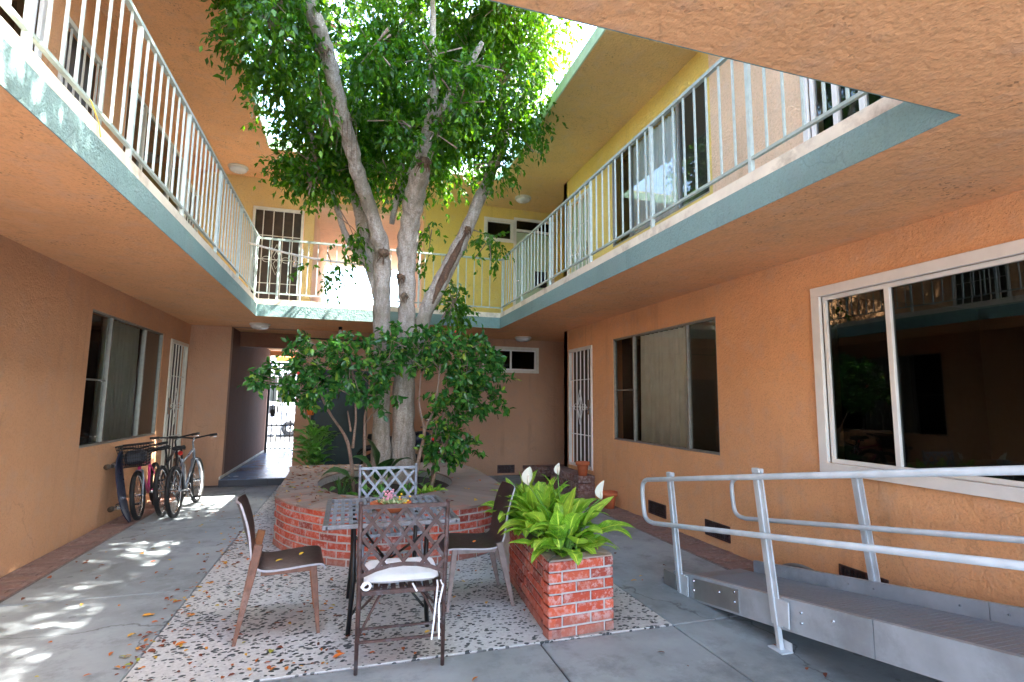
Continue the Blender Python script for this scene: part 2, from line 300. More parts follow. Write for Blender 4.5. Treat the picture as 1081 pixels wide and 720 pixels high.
# ---------------------------------------------------------------- mesh helpers
class MB:
    def __init__(s): s.v = []; s.f = []; s.uv = []; s.hasuv = False; s.T = None
    def add(s, vs, fs, uvs=None):
        o = len(s.v)
        if s.T is not None: vs = [s.T @ Vector(p) for p in vs]
        s.v += [tuple(p) for p in vs]; s.f += [tuple(i + o for i in f) for f in fs]
        if uvs is not None: s.hasuv = True
        s.uv += list(uvs) if uvs is not None else [(0, 0)] * len(vs)
    def box(s, a, b, bev=0.0):
        (x0, y0, z0), (x1, y1, z1) = [min(p, q) for p, q in zip(a, b)], [max(p, q) for p, q in zip(a, b)]
        if bev <= 0:
            s.add([(x0, y0, z0), (x1, y0, z0), (x1, y1, z0), (x0, y1, z0), (x0, y0, z1), (x1, y0, z1), (x1, y1, z1), (x0, y1, z1)],
                  [(0, 3, 2, 1), (4, 5, 6, 7), (0, 1, 5, 4), (1, 2, 6, 5), (2, 3, 7, 6), (3, 0, 4, 7)]); return
        c = bev; V = []; idx = {}
        for i, x in enumerate((x0, x1)):
            for j, y in enumerate((y0, y1)):
                for k, z in enumerate((z0, z1)):
                    sx, sy, sz = (c if i == 0 else -c), (c if j == 0 else -c), (c if k == 0 else -c)
                    idx[i, j, k] = len(V); V += [(x, y + sy, z + sz), (x + sx, y, z + sz), (x + sx, y + sy, z)]
        F = []
        def q(*a): F.append(tuple(a))
        for i in (0, 1):
            l = [idx[i, 0, 0], idx[i, 1, 0], idx[i, 1, 1], idx[i, 0, 1]]; q(*(l[::-1] if i == 0 else l))
            l = [idx[0, i, 0] + 1, idx[1, i, 0] + 1, idx[1, i, 1] + 1, idx[0, i, 1] + 1]; q(*(l if i == 0 else l[::-1]))
            l = [idx[0, 0, i] + 2, idx[1, 0, i] + 2, idx[1, 1, i] + 2, idx[0, 1, i] + 2]; q(*(l[::-1] if i == 0 else l))
        for a_ in (0, 1):
            for b_ in (0, 1):
                p, r = idx[a_, b_, 0], idx[a_, b_, 1]; q(p, p + 1, r + 1, r)
                p, r = idx[a_, 0, b_], idx[a_, 1, b_]; q(p, p + 2, r + 2, r)
                p, r = idx[0, a_, b_], idx[1, a_, b_]; q(p + 1, p + 2, r + 2, r + 1)
                for c_ in (0, 1): p = idx[a_, b_, c_]; F.append((p, p + 1, p + 2)) if a_ == 0 or True else None
        # dedupe corner tris
        s.add(V, list(dict.fromkeys(F)))
    def tube(s, pts, r, n=8, caps=True, squash=None):
        pts = [Vector(p) for p in pts]; k = len(pts)
        if not hasattr(r, '__len__'): r = [r] * k
        t0 = (pts[1] - pts[0]).normalized(); a = t0.orthogonal().normalized(); V = []; F = []
        for i in range(k):
            t = (pts[min(i + 1, k - 1)] - pts[max(i - 1, 0)]).normalized()
            a = (a - t * a.dot(t)).normalized(); b = t.cross(a)
            for j in range(n):
                an = 2 * math.pi * j / n; V.append(pts[i] + (a * math.cos(an) + b * math.sin(an)) * r[i])
        for i in range(k - 1):
            for j in range(n): F.append((i * n + j, i * n + (j + 1) % n, (i + 1) * n + (j + 1) % n, (i + 1) * n + j))
        if caps: F += [tuple(range(n))[::-1], tuple((k - 1) * n + j for j in range(n))]
        s.add(V, F)
    def bar(s, a, b, w, h, upv=(0, 0, 1)):
        a, b = Vector(a), Vector(b); t = (b - a).normalized(); u = Vector(upv)
        if abs(t.dot(u)) > 0.98: u = Vector((0, 1, 0))
        sd = t.cross(u).normalized(); u = sd.cross(t)
        V = []
        for p in (a, b):
            for i, j in ((-1, -1), (1, -1), (1, 1), (-1, 1)): V.append(p + sd * (i * w / 2) + u * (j * h / 2))
        s.add(V, [(0, 3, 2, 1), (4, 5, 6, 7), (0, 1, 5, 4), (1, 2, 6, 5), (2, 3, 7, 6), (3, 0, 4, 7)])
    def lathe(s, prof, n=20, c=(0, 0, 0), sx=1, sy=1):
        V = []; F = []; k = len(prof)
        for r, z in prof:
            for j in range(n):
                a = 2 * math.pi * j / n; V.append((c[0] + r * math.cos(a) * sx, c[1] + r * math.sin(a) * sy, c[2] + z))
        for i in range(k - 1):
            for j in range(n): F.append((i * n + j, i * n + (j + 1) % n, (i + 1) * n + (j + 1) % n, (i + 1) * n + j))
        F.append(tuple(range(n))[::-1]); F.append(tuple((k - 1) * n + j for j in range(n)))
        s.add(V, F)
    def torus(s, c, axis, R, r, n=40, m=8):
        c = Vector(c); ax = Vector(axis).normalized(); a = ax.orthogonal().normalized(); b = ax.cross(a); V = []; F = []
        for i in range(n):
            t = 2 * math.pi * i / n; d = a * math.cos(t) + b * math.sin(t)
            for j in range(m):
                q = 2 * math.pi * j / m; V.append(c + d * (R + r * math.cos(q)) + ax * (r * math.sin(q)))
        for i in range(n):
            for j in range(m): F.append((i * m + j, ((i + 1) % n) * m + j, ((i + 1) % n) * m + (j + 1) % m, i * m + (j + 1) % m))
        s.add(V, F)
    def grid(s, P, uv=True):
        k = len(P); n = len(P[0]); V = [p for row in P for p in row]
        F = [(i * n + j, i * n + j + 1, (i + 1) * n + j + 1, (i + 1) * n + j) for i in range(k - 1) for j in range(n - 1)]
        s.add(V, F, [(i / (k - 1), j / (n - 1)) for i in range(k) for j in range(n)])
def lk(o): COL.objects.link(o); return o
def tag(o, label=None, cat=None, group=None, kind=None):
    if label: o['label'] = label
    if cat: o['category'] = cat
    if group: o['group'] = group
    if kind: o['kind'] = kind
    return o
def root(name, label, cat, loc=(0, 0, 0), rz=0, group=None):
    o = lk(bpy.data.objects.new(name, None)); o.location = loc; o.rotation_euler = (0, 0, rz); o.empty_display_size = 0.1
    return tag(o, label, cat, group)
def base_loc(o):
    v = Vector((0, 0, 0))
    while o is not None: v += Vector(o.location); o = o.parent
    return v
def mk(name, mb, mat, parent=None, local=False, smooth=False, label=None, at=None):
    """mesh object; world-space vertices unless local. at = origin for a parentless mesh"""
    me = bpy.data.meshes.new(name)
    off = Vector((0, 0, 0)) if local else (base_loc(parent) if parent else Vector(at or (0, 0, 0)))
    vs = [(p[0] - off.x, p[1] - off.y, p[2] - off.z) for p in mb.v]
    me.from_pydata(vs, [], mb.f)
    if mb.hasuv:
        ul = me.uv_layers.new(name='UVMap'); li = np.empty(len(me.loops), dtype=np.int32); me.loops.foreach_get('vertex_index', li)
        ul.data.foreach_set('uv', np.array(mb.uv, dtype=np.float32)[li].ravel())
    if smooth: me.polygons.foreach_set('use_smooth', [True] * len(me.polygons))
    me.materials.append(mat); me.update()
    o = lk(bpy.data.objects.new(name, me))
    if parent: o.parent = parent
    elif at: o.location = at
    if label: o['label'] = label
    return o
def clone(o, parent=None):
    c = o.copy(); COL.objects.link(c); c.parent = parent
    for ch in list(o.children): clone(ch, c)
    return c
def spline(pts, k=6):
    """Catmull-Rom through 3D (+radius) points"""
    P = [np.array(p, float) for p in pts]; P = [2 * P[0] - P[1]] + P + [2 * P[-1] - P[-2]]; out = []
    for i in range(1, len(P) - 2):
        for j in range(k):
            t = j / k
            out.append(0.5 * (2 * P[i] + (P[i + 1] - P[i - 1]) * t + (2 * P[i - 1] - 5 * P[i] + 4 * P[i + 1] - P[i + 2]) * t * t + (3 * P[i] - P[i - 1] - 3 * P[i + 1] + P[i + 2]) * t ** 3))
    out.append(P[-2]); return out

# a wall frame: (along u, up v, out w) -> world
class Fr:
    def __init__(s, o, u, w): s.o = Vector(o); s.u = Vector(u); s.w = Vector(w)
    def __call__(s, u, v, w=0): return s.o + s.u * u + Vector((0, 0, v)) + s.w * w
    def box(s, mb, u0, u1, v0, v1, w0, w1, bev=0):
        a, b = s(u0, v0, w0), s(u1, v1, w1); mb.box(tuple(a), tuple(b), bev)
RW = Fr((3.88, 0, 0), (0, 1, 0), (-1, 0, 0))     # right wall, u = y
LW = Fr((-2.78, 0, 0), (0, 1, 0), (1, 0, 0))     # left wall, u = y
BW = Fr((0, 10.7, 0), (1, 0, 0), (0, -1, 0))     # back wall, u = x
S, G, T, RF = 2.86, 3.06, 3.15, 5.78
FL, FR_, FB, FN = -1.465, 2.60, 9.13, 1.54

def wall(name, fr, u0, u1, v0, v1, holes, mat, parent, th=0.16, label=None):
    us = sorted({u0, u1, *[h[0] for h in holes], *[h[1] for h in holes]}); vs = sorted({v0, v1, *[h[2] for h in holes], *[h[3] for h in holes]})
    us = [u for u in us if u0 <= u <= u1]; vs = [v for v in vs if v0 <= v <= v1]
    solid = {}
    for i in range(len(us) - 1):
        for j in range(len(vs) - 1):
            cu, cv = (us[i] + us[i + 1]) / 2, (vs[j] + vs[j + 1]) / 2
            solid[i, j] = not any(h[0] < cu < h[1] and h[2] < cv < h[3] for h in holes)
    mb = MB()
    for (i, j), sd in solid.items():
        if not sd: continue
        a, b, c, d = us[i], us[i + 1], vs[j], vs[j + 1]
        mb.add([fr(a, c), fr(b, c), fr(b, d), fr(a, d)], [(0, 1, 2, 3)]); mb.add([fr(a, c, -th), fr(b, c, -th), fr(b, d, -th), fr(a, d, -th)], [(3, 2, 1, 0)])
        for (di, dj, e) in ((-1, 0, (a, a, c, d)), (1, 0, (b, b, c, d)), (0, -1, (a, b, c, c)), (0, 1, (a, b, d, d))):
            if not solid.get((i + di, j + dj), False):
                p = [fr(e[0], e[2]), fr(e[1], e[3]), fr(e[1], e[3], -th), fr(e[0], e[2], -th)]
                mb.add(p, [(0, 1, 2, 3)])
    return mk(name, mb, mat, parent, label=label)

# ================================================================= SETTING
mb = MB(); mb.box((-220, -160, -0.30), (220, 260, -0.06)); tag(mk('ground', mb, M['asphalt']), kind='structure')
def slabs(rects, zt, bev=0.006, g=0.006, depth=0.1):
    mb = MB()
    for x0, y0, x1, y1 in rects: mb.box((x0 + g, y0 + g, zt - depth), (x1 - g, y1 - g, zt), bev)
    return mb
rects = []
for a, b in ((-7, -4.0), (-4.0, -1.2), (-1.2, 1.6)): rects += [(-2.44, a, -1.12, b), (-1.12, a, 1.25, b), (1.25, a, 2.24, b), (2.24, a, 3.46, b)]
rects += [(-2.44, 1.6, -1.12, 5.0), (-1.12, 1.6, 1.25, 3.34), (1.25, 1.6, 2.24, 3.34), (2.24, 1.6, 3.46, 3.34), (2.24, 3.34, 3.46, 6.9), (2.24, 6.9, 3.46, 10.69), (-2.44, 5.0, -1.12, 7.7), (-2.44, 7.7, -1.12, 10.42), (-1.12, 9.72, 2.24, 10.69)]
tag(mk('concrete_path', slabs(rects, 0.0), M['concrete']), kind='structure')
mb = MB(); mb.box((-2.7, -7, -0.2), (3.8, 10.8, -0.012)); tag(mk('path_joint_bed', mb, M['darkfloor']), kind='structure')
mb = MB(); mb.box((-1.116, 3.345, -0.1), (2.236, 9.715, 0.004), 0.003); tag(mk('pebble_terrace', mb, M['pebble']), kind='structure')
# brick edging strips along both long walls
def strip(x0, x1, y0, y1):
    mb = MB(); y = y0; i = 0
    while y < y1:
        w_ = 0.105
        c = (x0 + x1) / 2 + (0.0 if i % 2 else 0.0)
        j = random.uniform(-0.003, 0.003)
        mb.box((x0 + 0.012, y, -0.05), (c + (0.1 if i % 2 else -0.1) - 0.005, y + w_ - 0.012, 0.006 + j), 0.004)
        mb.box((c + (0.1 if i % 2 else -0.1) + 0.005, y, -0.05), (x1 - 0.005, y + w_ - 0.012, 0.006 - j), 0.004)
        y += w_; i += 1
    return mb
tag(mk('brick_edging', strip(-2.775, -2.445, -3, 10.3), M['brickdark']), kind='structure')
tag(mk('brick_edging', strip(3.465, 3.875, -3, 10.6), M['brickdark']), kind='structure')
mb = MB(); mb.box((-2.775, -3, -0.1), (-2.445, 10.5, -0.001)); mb.box((3.465, -3, -0.1), (3.875, 10.69, -0.001)); tag(mk('edging_mortar_bed', mb, M['mortardark']), kind='structure')
# passage floor
mb = MB(); mb.box((-2.09, 10.46, -0.05), (-0.97, 15.9, 0.12), 0.008); tag(mk('passage_floor', mb, M['passfloor']), kind='structure')
mb = MB(); mb.box((-2.10, 10.43, -0.05), (-0.93, 10.458, 0.112)); tag(mk('passage_step', mb, M['darkfloor']), kind='structure')
# street beyond the passage
mb = MB(); mb.box((-40, 15.95, -0.2), (30, 19.2, 0.09), 0.02); tag(mk('pavement', mb, M['concrete']), kind='structure')
mb = MB(); mb.box((-60, 19.25, -0.2), (60, 29.5, -0.04)); tag(mk('road', mb, M['asphalt']), kind='structure')
mb = MB(); mb.box((-60, 29.6, -0.2), (60, 34, 0.09), 0.02); tag(mk('pavement', mb, M['concrete']), kind='structure')

# ================================================================= BUILDING
B = root('apartment_building', 'two storey peach stucco apartment building wrapped around the courtyard', 'building', (0.5, 10.7, 0))
# openings (u0,u1,v0,v1)
rw_lo = [(7.93, 8.90, 0.40, 2.49), (4.83, 7.22, 0.98, 2.51), (0.60, 3.46, 1.06, 2.47)]
rw_up = [(7.98, 8.96, 3.18, 5.28), (4.85, 7.20, 3.96, 5.42), (1.87, 3.47, 3.80, 5.24)]
lw_lo = [(6.93, 9.32, 0.98, 2.53), (9.66, 10.60, 0.30, 2.50)]
lw_up = [(7.27, 9.60, 4.05, 5.50), (3.46, 5.36, 4.10, 5.44), (9.72, 10.6, 3.18, 5.25), (5.75, 6.65, 3.18, 5.25)]
bw_lo = [(-2.11, -0.95, 0.0, 2.858), (-0.62, 0.33, 0.02, 2.06), (2.74, 3.88, 2.20, 2.64)]
bw_up = [(-1.90, -0.97, 3.16, 5.22), (-0.79, 1.36, 3.15, 5.50), (2.72, 3.30, 5.06, 5.47), (3.34, 4.28, 3.16, 5.53)]
wall('wall', RW, -2.5, 9.14, -0.05, S, rw_lo, M['peach'], B, label='right ground floor wall of orange peach stucco')
wall('wall', RW, 4.80, 9.14, T - 0.03, RF, rw_up, M['yellow'], B, label='right upper wall of stucco tinted yellow for leaf filtered light above the balcony')
wall('wall', RW, -2.5, 4.80, T - 0.03, RF, rw_up, M['palepeach'], B, label='near right upper wall of peach stucco coloured paler for its brightness')
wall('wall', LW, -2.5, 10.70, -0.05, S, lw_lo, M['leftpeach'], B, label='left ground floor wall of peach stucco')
wall('wall', LW, -2.5, 10.70, T - 0.03, RF, lw_up, M['peach'], B, label='left upper wall of brownish peach stucco')
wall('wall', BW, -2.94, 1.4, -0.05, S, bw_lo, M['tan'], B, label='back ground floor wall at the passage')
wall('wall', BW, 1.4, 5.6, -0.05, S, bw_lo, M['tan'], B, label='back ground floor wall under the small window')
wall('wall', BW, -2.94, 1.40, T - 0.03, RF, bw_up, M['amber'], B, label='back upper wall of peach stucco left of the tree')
wall('wall', BW, 1.40, 5.6, T - 0.03, RF, bw_up, M['yellow'], B, label='back upper wall of stucco tinted yellow for leaf filtered light right of the tree')
# alcove return walls at the right rear corner
AL = Fr((0, 9.14, 0), (1, 0, 0), (0, 1, 0)); 
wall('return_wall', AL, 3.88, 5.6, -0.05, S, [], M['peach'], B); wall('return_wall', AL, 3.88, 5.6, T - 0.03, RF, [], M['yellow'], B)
AE = Fr((5.6, 0, 0), (0, 1, 0), (-1, 0, 0)); wall('alcove_wall', AE, 9.0, 10.8, -0.05, RF, [], M['peach'], B)
# passage walls (lower and upper)
PL = Fr((-2.11, 0, 0), (0, 1, 0), (1, 0, 0)); PR = Fr((-0.95, 0, 0), (0, 1, 0), (-1, 0, 0))
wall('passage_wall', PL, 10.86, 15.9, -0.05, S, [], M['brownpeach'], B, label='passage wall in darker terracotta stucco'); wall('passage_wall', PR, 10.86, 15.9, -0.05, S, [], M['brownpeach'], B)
UL = Fr((-0.79, 0, 0), (0, 1, 0), (1, 0, 0)); UR = Fr((1.36, 0, 0), (0, 1, 0), (-1, 0, 0))
wall('passage_wall', UL, 10.86, 15.7, T - 0.03, RF, [], M['palepeach'], B); wall('passage_wall', UR, 10.86, 15.7, T - 0.03, RF, [], M['palepeach'], B)
mb = MB(); mb.box((-0.95, 10.86, 5.38), (1.52, 15.7, 5.5)); mk('passage_ceiling', mb, M['palepeach'], B)
# white threshold trims on the passage end wall
mb = MB(); mb.box((-2.11, 15.72, 2.72), (-0.95, 15.9, S)); mk('passage_header', mb, M['peach'], B)
mb = MB(); mb.box((-2.11, 11.5, 2.57), (-0.95, 11.7, S)); mk('passage_beam', mb, M['brownpeach'], B)
mb = MB(); mb.box((-2.11, 10.47, 0.12), (-2.085, 15.9, 0.165), 0.004); mk('skirting', mb, M['cream'], B)

# balcony slab, fascia and kerb: a ring round the court
def ring_slab(mb, z0, z1, inner, outer):
    xi0, xi1, yi0, yi1 = inner; xo0, xo1, yo0, yo1 = outer
    mb.box((xo0, yi0, z0), (xi0, yi1, z1)); mb.box((xi1, yi0, z0), (xo1, yi1, z1))
    mb.box((xo0, yi1, z0), (xo1, yo1, z1)); mb.box((xo0, yo0, z0), (xo1, yi0, z1))
def ring_faces(mb, z0, z1, inner, th, out=0.0):
    """strip lining the inside of the court opening, mitred"""
    x0, x1, y0, y1 = inner
    def q(ix0, ix1, iy0, iy1): return [(ix0, iy0), (ix1, iy0), (ix1, iy1), (ix0, iy1)]
    A = q(x0, x1, y0, y1); C = q(x0 + th, x1 - th, y0 + th, y1 - th)
    for k in range(4):
        a, b, c, d = A[k], A[(k + 1) % 4], C[(k + 1) % 4], C[k]
        vs = [(*a, z0), (*b, z0), (*c, z0), (*d, z0), (*a, z1), (*b, z1), (*c, z1), (*d, z1)]
        mb.add(vs, [(0, 3, 2, 1), (4, 5, 6, 7), (0, 1, 5, 4), (2, 3, 7, 6)])
inner = (FL - 0.007, FR_ + 0.007, FN - 0.007, FB + 0.007)
mb = MB(); ring_slab(mb, S, G, inner, (-6, 8, -2.5, 15.7)); bal = mk('balcony_slab', mb, M['peach_soffit'], B)
mb = MB(); ring_faces(mb, S + 0.001, G, (FL - 0.006, FR_ + 0.006, FN - 0.006, FB + 0.006), 0.006); mk('fascia', mb, M['teal'], bal)
mb = MB(); ring_faces(mb, G + 0.001, T, (FL - 0.14, FR_ + 0.14, FN - 0.14, FB + 0.14), 0.128); mk('kerb', mb, M['cream'], bal)
mb = MB(); ring_slab(mb, T - 0.058, T - 0.03, (FL - 0.141, FR_ + 0.141, FN - 0.141, FB + 0.141), (-2.78, 3.88, -2.4, 10.7)); mk('balcony_floor', mb, M['concrete'], bal)
# roof ring
ri = (-1.475, 2.64, 1.54, 9.34)
mb = MB(); mb.box((-8, 1.54, RF), (-1.475, 9.34, RF + 0.2)); mb.box((-8, 9.34, RF), (1.40, 15.7, RF + 0.2)); mb.box((-8, -4, RF), (9, 1.54, RF + 0.2)); rf = mk('roof', mb, M['peach_soffit'], B)
mb = MB(); mb.box((2.64, 1.54, RF), (9, 9.34, RF + 0.2)); mb.box((1.40, 9.34, RF), (9, 15.7, RF + 0.2)); mk('roof_soffit', mb, M['yellowed_soffit'], rf, label='roof soffit on the right side, yellowed like the leaf tinted walls')
mb = MB(); ring_faces(mb, RF + 0.002, RF + 0.17, ri, 0.02); mk('roof_fascia', mb, M['palegreen'], rf)
# soffit of roof at the right is the same stucco, yellowed like the leaf-tinted walls
# vents
def vent(fr, u0, u1, v0, v1, parent):
    f = MB(); fr.box(f, u0, u1, v0, v1, 0.001, 0.006)
    for uu in (u0, u1): fr.box(f, uu - 0.008, uu + 0.008, v0 - 0.008, v1 + 0.008, 0.001, 0.014)
    for vv in (v0, v1): fr.box(f, u0 + 0.008, u1 - 0.008, vv - 0.008, vv + 0.008, 0.001, 0.014)
    o = mk('vent', f, M['rustmetal'], parent)
    g = MB(); n = int((u1 - u0) / 0.03)
    for i in range(1, n): uu = u0 + (u1 - u0) * i / n; g.tube([fr(uu, v0, 0.009), fr(uu, v1, 0.009)], 0.003, 5)
    for i in range(1, 4): vv = v0 + (v1 - v0) * i / 4; g.tube([fr(u0, vv, 0.011), fr(u1, vv, 0.011)], 0.0025, 5)
    mk('grille', g, M['black'], o)
for u0, u1 in ((5.88, 6.26), (4.72, 5.10), (3.03, 3.42), (2.25, 2.62)): vent(RW, u0, u1, 0.10, 0.25, B)
vent(BW, 3.04, 3.40, 0.05, 0.20, B)

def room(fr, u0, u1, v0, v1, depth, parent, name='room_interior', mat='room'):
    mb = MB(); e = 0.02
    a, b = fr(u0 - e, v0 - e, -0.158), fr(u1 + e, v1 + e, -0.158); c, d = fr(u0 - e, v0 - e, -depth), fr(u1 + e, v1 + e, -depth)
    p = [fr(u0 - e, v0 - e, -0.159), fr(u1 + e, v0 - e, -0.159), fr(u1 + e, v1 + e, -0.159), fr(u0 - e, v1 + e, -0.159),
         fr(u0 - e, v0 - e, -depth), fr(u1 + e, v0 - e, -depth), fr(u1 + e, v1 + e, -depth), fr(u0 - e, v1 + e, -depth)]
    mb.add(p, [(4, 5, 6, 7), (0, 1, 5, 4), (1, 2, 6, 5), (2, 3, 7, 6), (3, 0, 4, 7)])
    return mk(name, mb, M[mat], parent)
def curtain(fr, u0, u1, v0, v1, w, parent, mat, waves=9, amp=0.030, label=None):
    mb = MB(); n = waves * 8; P = []
    ph = random.random() * 6
    for j in range(7):
        v = v0 + (v1 - v0) * j / 6; row = []
        for i in range(n + 1):
            t = i / n; a = amp * (math.sin(t * waves * 6.283 + ph + 0.25 * math.sin(j)) + 0.4 * math.sin(t * waves * 14 + 2 * ph))
            row.append(fr(u0 + (u1 - u0) * t, v, w + a * (1.15 - 0.4 * j / 6)))
        P.append(row)
    mb.grid(P); return mk('curtain', mb, mat, parent, smooth=True, label=label)
def window(fr, u0, u1, v0, v1, mull, frame='alumframe', fwid=0.026, glass='glass', cur=(), bars=(), screens=(), w0=-0.06, w1=-0.01, label=None, trim=None, depth=1.0, sills=False):
    W = MB(); t = fwid
    fr.box(W, u0, u1, v0, v0 + t, w0, w1, 0.003); fr.box(W, u0, u1, v1 - t, v1, w0, w1, 0.003)
    fr.box(W, u0, u0 + t, v0 + t, v1 - t, w0, w1, 0.003); fr.box(W, u1 - t, u1, v0 + t, v1 - t, w0, w1, 0.003)
    wo = mk('window', W, M[frame], B, label=label)
    for mu in mull: K = MB(); fr.box(K, mu - t * 0.6, mu + t * 0.6, v0 + t, v1 - t, w0 + 0.004, w1 + 0.006, 0.003); mk('mullion', K, M[frame], wo)
    for (a, b, v) in bars: K = MB(); fr.box(K, a, b, v - 0.01, v + 0.01, w0 + 0.006, w1 - 0.01); mk('glazing_bar', K, M[frame], wo)
    g = MB(); wm = (w0 + w1) / 2
    edges = [u0 + t] + sorted(mull) + [u1 - t]
    for a, b in zip(edges[:-1], edges[1:]):
        g.add([fr(a, v0 + t, wm), fr(b, v0 + t, wm), fr(b, v1 - t, wm), fr(a, v1 - t, wm)], [(0, 1, 2, 3) if fr.u.cross(Vector((0, 0, 1))).dot(fr.w) > 0 else (3, 2, 1, 0)])
    mk('pane', g, M[glass], wo)
    for (a, b, mt_, wv) in cur: curtain(fr, a, b, v0 + 0.02, v1 - 0.02, -0.112, wo, M[mt_], wv)
    for (a, b) in screens:
        s_ = MB(); s_.add([fr(a, v0 + t, w0 + 0.012), fr(b, v0 + t, w0 + 0.012), fr(b, v1 - t, w0 + 0.012), fr(a, v1 - t, w0 + 0.012)], [(0, 1, 2, 3)]); mk('insect_screen', s_, M['screen'], wo)
    if trim:
        q = MB(); e = trim[0]
        fr.box(q, u0 - e, u1 + e, v1, v1 + e, -0.02, trim[1], 0.004); fr.box(q, u0 - e, u1 + e, v0 - e, v0, -0.02, trim[1], 0.004)
        fr.box(q, u0 - e, u0, v0, v1, -0.02, trim[1], 0.004); fr.box(q, u1, u1 + e, v0, v1, -0.02, trim[1], 0.004)
        mk('frame', q, M[trim[2]], wo)
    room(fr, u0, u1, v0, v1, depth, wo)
    return wo
# right lower three-pane window
window(RW, 4.83, 7.22, 0.98, 2.51, [5.38, 6.63], cur=[(5.25, 6.6, 'curtain', 12)], bars=[(6.65, 7.19, 1.72)], screens=[(4.86, 5.37)], label='three pane window with a pale curtain in the middle')
# right lower big window
window(RW, 0.60, 3.46, 1.06, 2.47, [2.89], 'white', 0.035, 'darkglass', w0=-0.05, w1=-0.01, trim=(0.085, 0.03, 'white'), label='large white framed window with dark reflecting glass', depth=2.0)
# upper right
window(RW, 4.85, 7.20, 3.96, 5.42, [5.46, 6.65], 'alumframe', 0.03, 'glass', cur=[(5.4, 6.7, 'curtain', 22)], screens=[(4.88, 5.44)], label='upper three pane window behind the railing')
window(RW, 1.87, 3.47, 3.80, 5.24, [2.98, 3.22], 'white', 0.04, 'glass', trim=(0.06, 0.025, 'white'), label='upper white framed window above the ramp')
# left lower and upper
window(LW, 6.93, 9.32, 0.98, 2.53, [7.50, 8.62], cur=[(7.50, 8.62, 'curtain', 9)], bars=[(6.96, 7.48, 1.74)], screens=[(8.64, 9.29)], label='three pane window with greyish curtain above the bicycles')
window(LW, 7.27, 9.60, 4.05, 5.50, [7.9, 9.0], 'offwhite', 0.04, 'darkglass', label='upper window behind the left railing')
window(LW, 3.46, 5.36, 4.10, 5.44, [4.4], 'white', 0.05, 'darkglass', trim=(0.06, 0.03, 'white'), label='upper near window behind the left railing')
# small back windows
window(BW, 2.74, 3.88, 2.20, 2.64, [3.31], 'white', 0.03, 'darkglass', trim=(0.06, 0.02, 'offwhite'), label='small white framed high window on the ground floor')
window(BW, 2.72, 3.30, 5.06, 5.47, [], 'white', 0.03, 'darkglass', trim=(0.06, 0.02, 'white'), label='small white framed high window by the sage door')

def screen_door(fr, u0, u1, v0, v1, paint='offwhite', door='doorbrown', nb=5, label=None, hinge_left=True, scroll=True, w=0.0):
    mb = MB(); fr.box(mb, u0, u1, v0, v1, -0.12, -0.08, 0.004)
    d = mk('door', mb, M[door], B, label=label)
    f = MB(); t = 0.045
    fr.box(f, u0 - 0.01, u1 + 0.01, v1 - t, v1 + 0.012, -0.03 + w, 0.02 + w, 0.003); fr.box(f, u0, u1, v0, v0 + t, -0.03 + w, 0.012 + w, 0.003)
    fr.box(f, u0 - 0.01, u0 + t - 0.01, v0, v1 - t, -0.03 + w, 0.02 + w, 0.003); fr.box(f, u1 - t + 0.01, u1 + 0.01, v0, v1 - t, -0.03 + w, 0.02 + w, 0.003)
    mk('security_gate', f, M[paint], d)
    g = MB(); H_ = v1 - v0
    for i in range(1, nb + 1):
        uu = u0 + (u1 - u0) * i / (nb + 1); fr.box(g, uu - 0.008, uu + 0.008, v0 + t, v1 - t, -0.012 + w, 0.004 + w)
    for k in (0.27, 0.50, 0.73):
        vv = v0 + H_ * k; fr.box(g, u0 + t, u1 - t, vv - 0.007, vv + 0.007, -0.010 + w, 0.006 + w)
    if scroll:
        c = (u0 + u1) / 2; vc = v0 + H_ * 0.5; W_ = (u1 - u0)
        def loop(pts, r=0.006): g.tube([fr(c + a, vc + b, 0.010 + w) for a, b in pts], r, 6)
        loop([(0, 0.30), (0.06, 0.16), (0.11, 0.0), (0.06, -0.16), (0, -0.30), (-0.06, -0.16), (-0.11, 0.0), (-0.06, 0.16), (0, 0.30)])
        loop([(0, 0.17), (0.05, 0.06), (0, -0.02), (-0.05, 0.06), (0, 0.17)]); loop([(0, 0.0), (0.05, -0.08), (0, -0.18), (-0.05, -0.08), (0, 0.0)])
        for s_ in (-1, 1):
            loop([(s_ * (0.10 + 0.09 * (1 - math.cos(a)) / 2 * 1.6), 0.055 * math.sin(a)) for a in [k * 6.283 / 12 for k in range(13)]], 0.0055)
            loop([(s_ * 0.10, 0), (s_ * (W_ / 2 - 0.05), 0)], 0.006)
    mk('bars', g, M[paint], d)
    h = MB(); hu = u0 + 0.11 if hinge_left else u1 - 0.11
    fr.box(h, hu - 0.035, hu + 0.035, v0 + H_ * 0.44, v0 + H_ * 0.56, 0.006 + w, 0.022 + w, 0.003); h.lathe([(0.0, 0), (0.022, 0.006), (0.026, 0.024), (0.015, 0.04), (0, 0.042)], 12, tuple(fr(hu, v0 + H_ * 0.475, 0.03 + w)))
    mk('handle', h, M['chrome'] if paint != 'x' else M['black'], d)
    return d
screen_door(RW, 7.95, 8.88, 0.42, 2.48, 'white', 'doorbrown', 5, 'white barred security gate on the right ground floor')
screen_door(LW, 9.68, 10.58, 0.32, 2.48, 'offwhite', 'doorbrown', 5, 'ivory barred security gate on the left ground floor')
screen_door(BW, -1.88, -0.99, 3.18, 5.20, 'offwhite', 'doorbrown', 4, 'ivory barred security gate on the upper floor landing', hinge_left=False)
screen_door(RW, 8.0, 8.94, 3.20, 5.26, 'white', 'doorsage', 5, 'white barred security gate on the right upper floor')
screen_door(LW, 9.74, 10.58, 3.2, 5.23, 'offwhite', 'doorbrown', 5, 'barred gate at the far end of the left balcony')
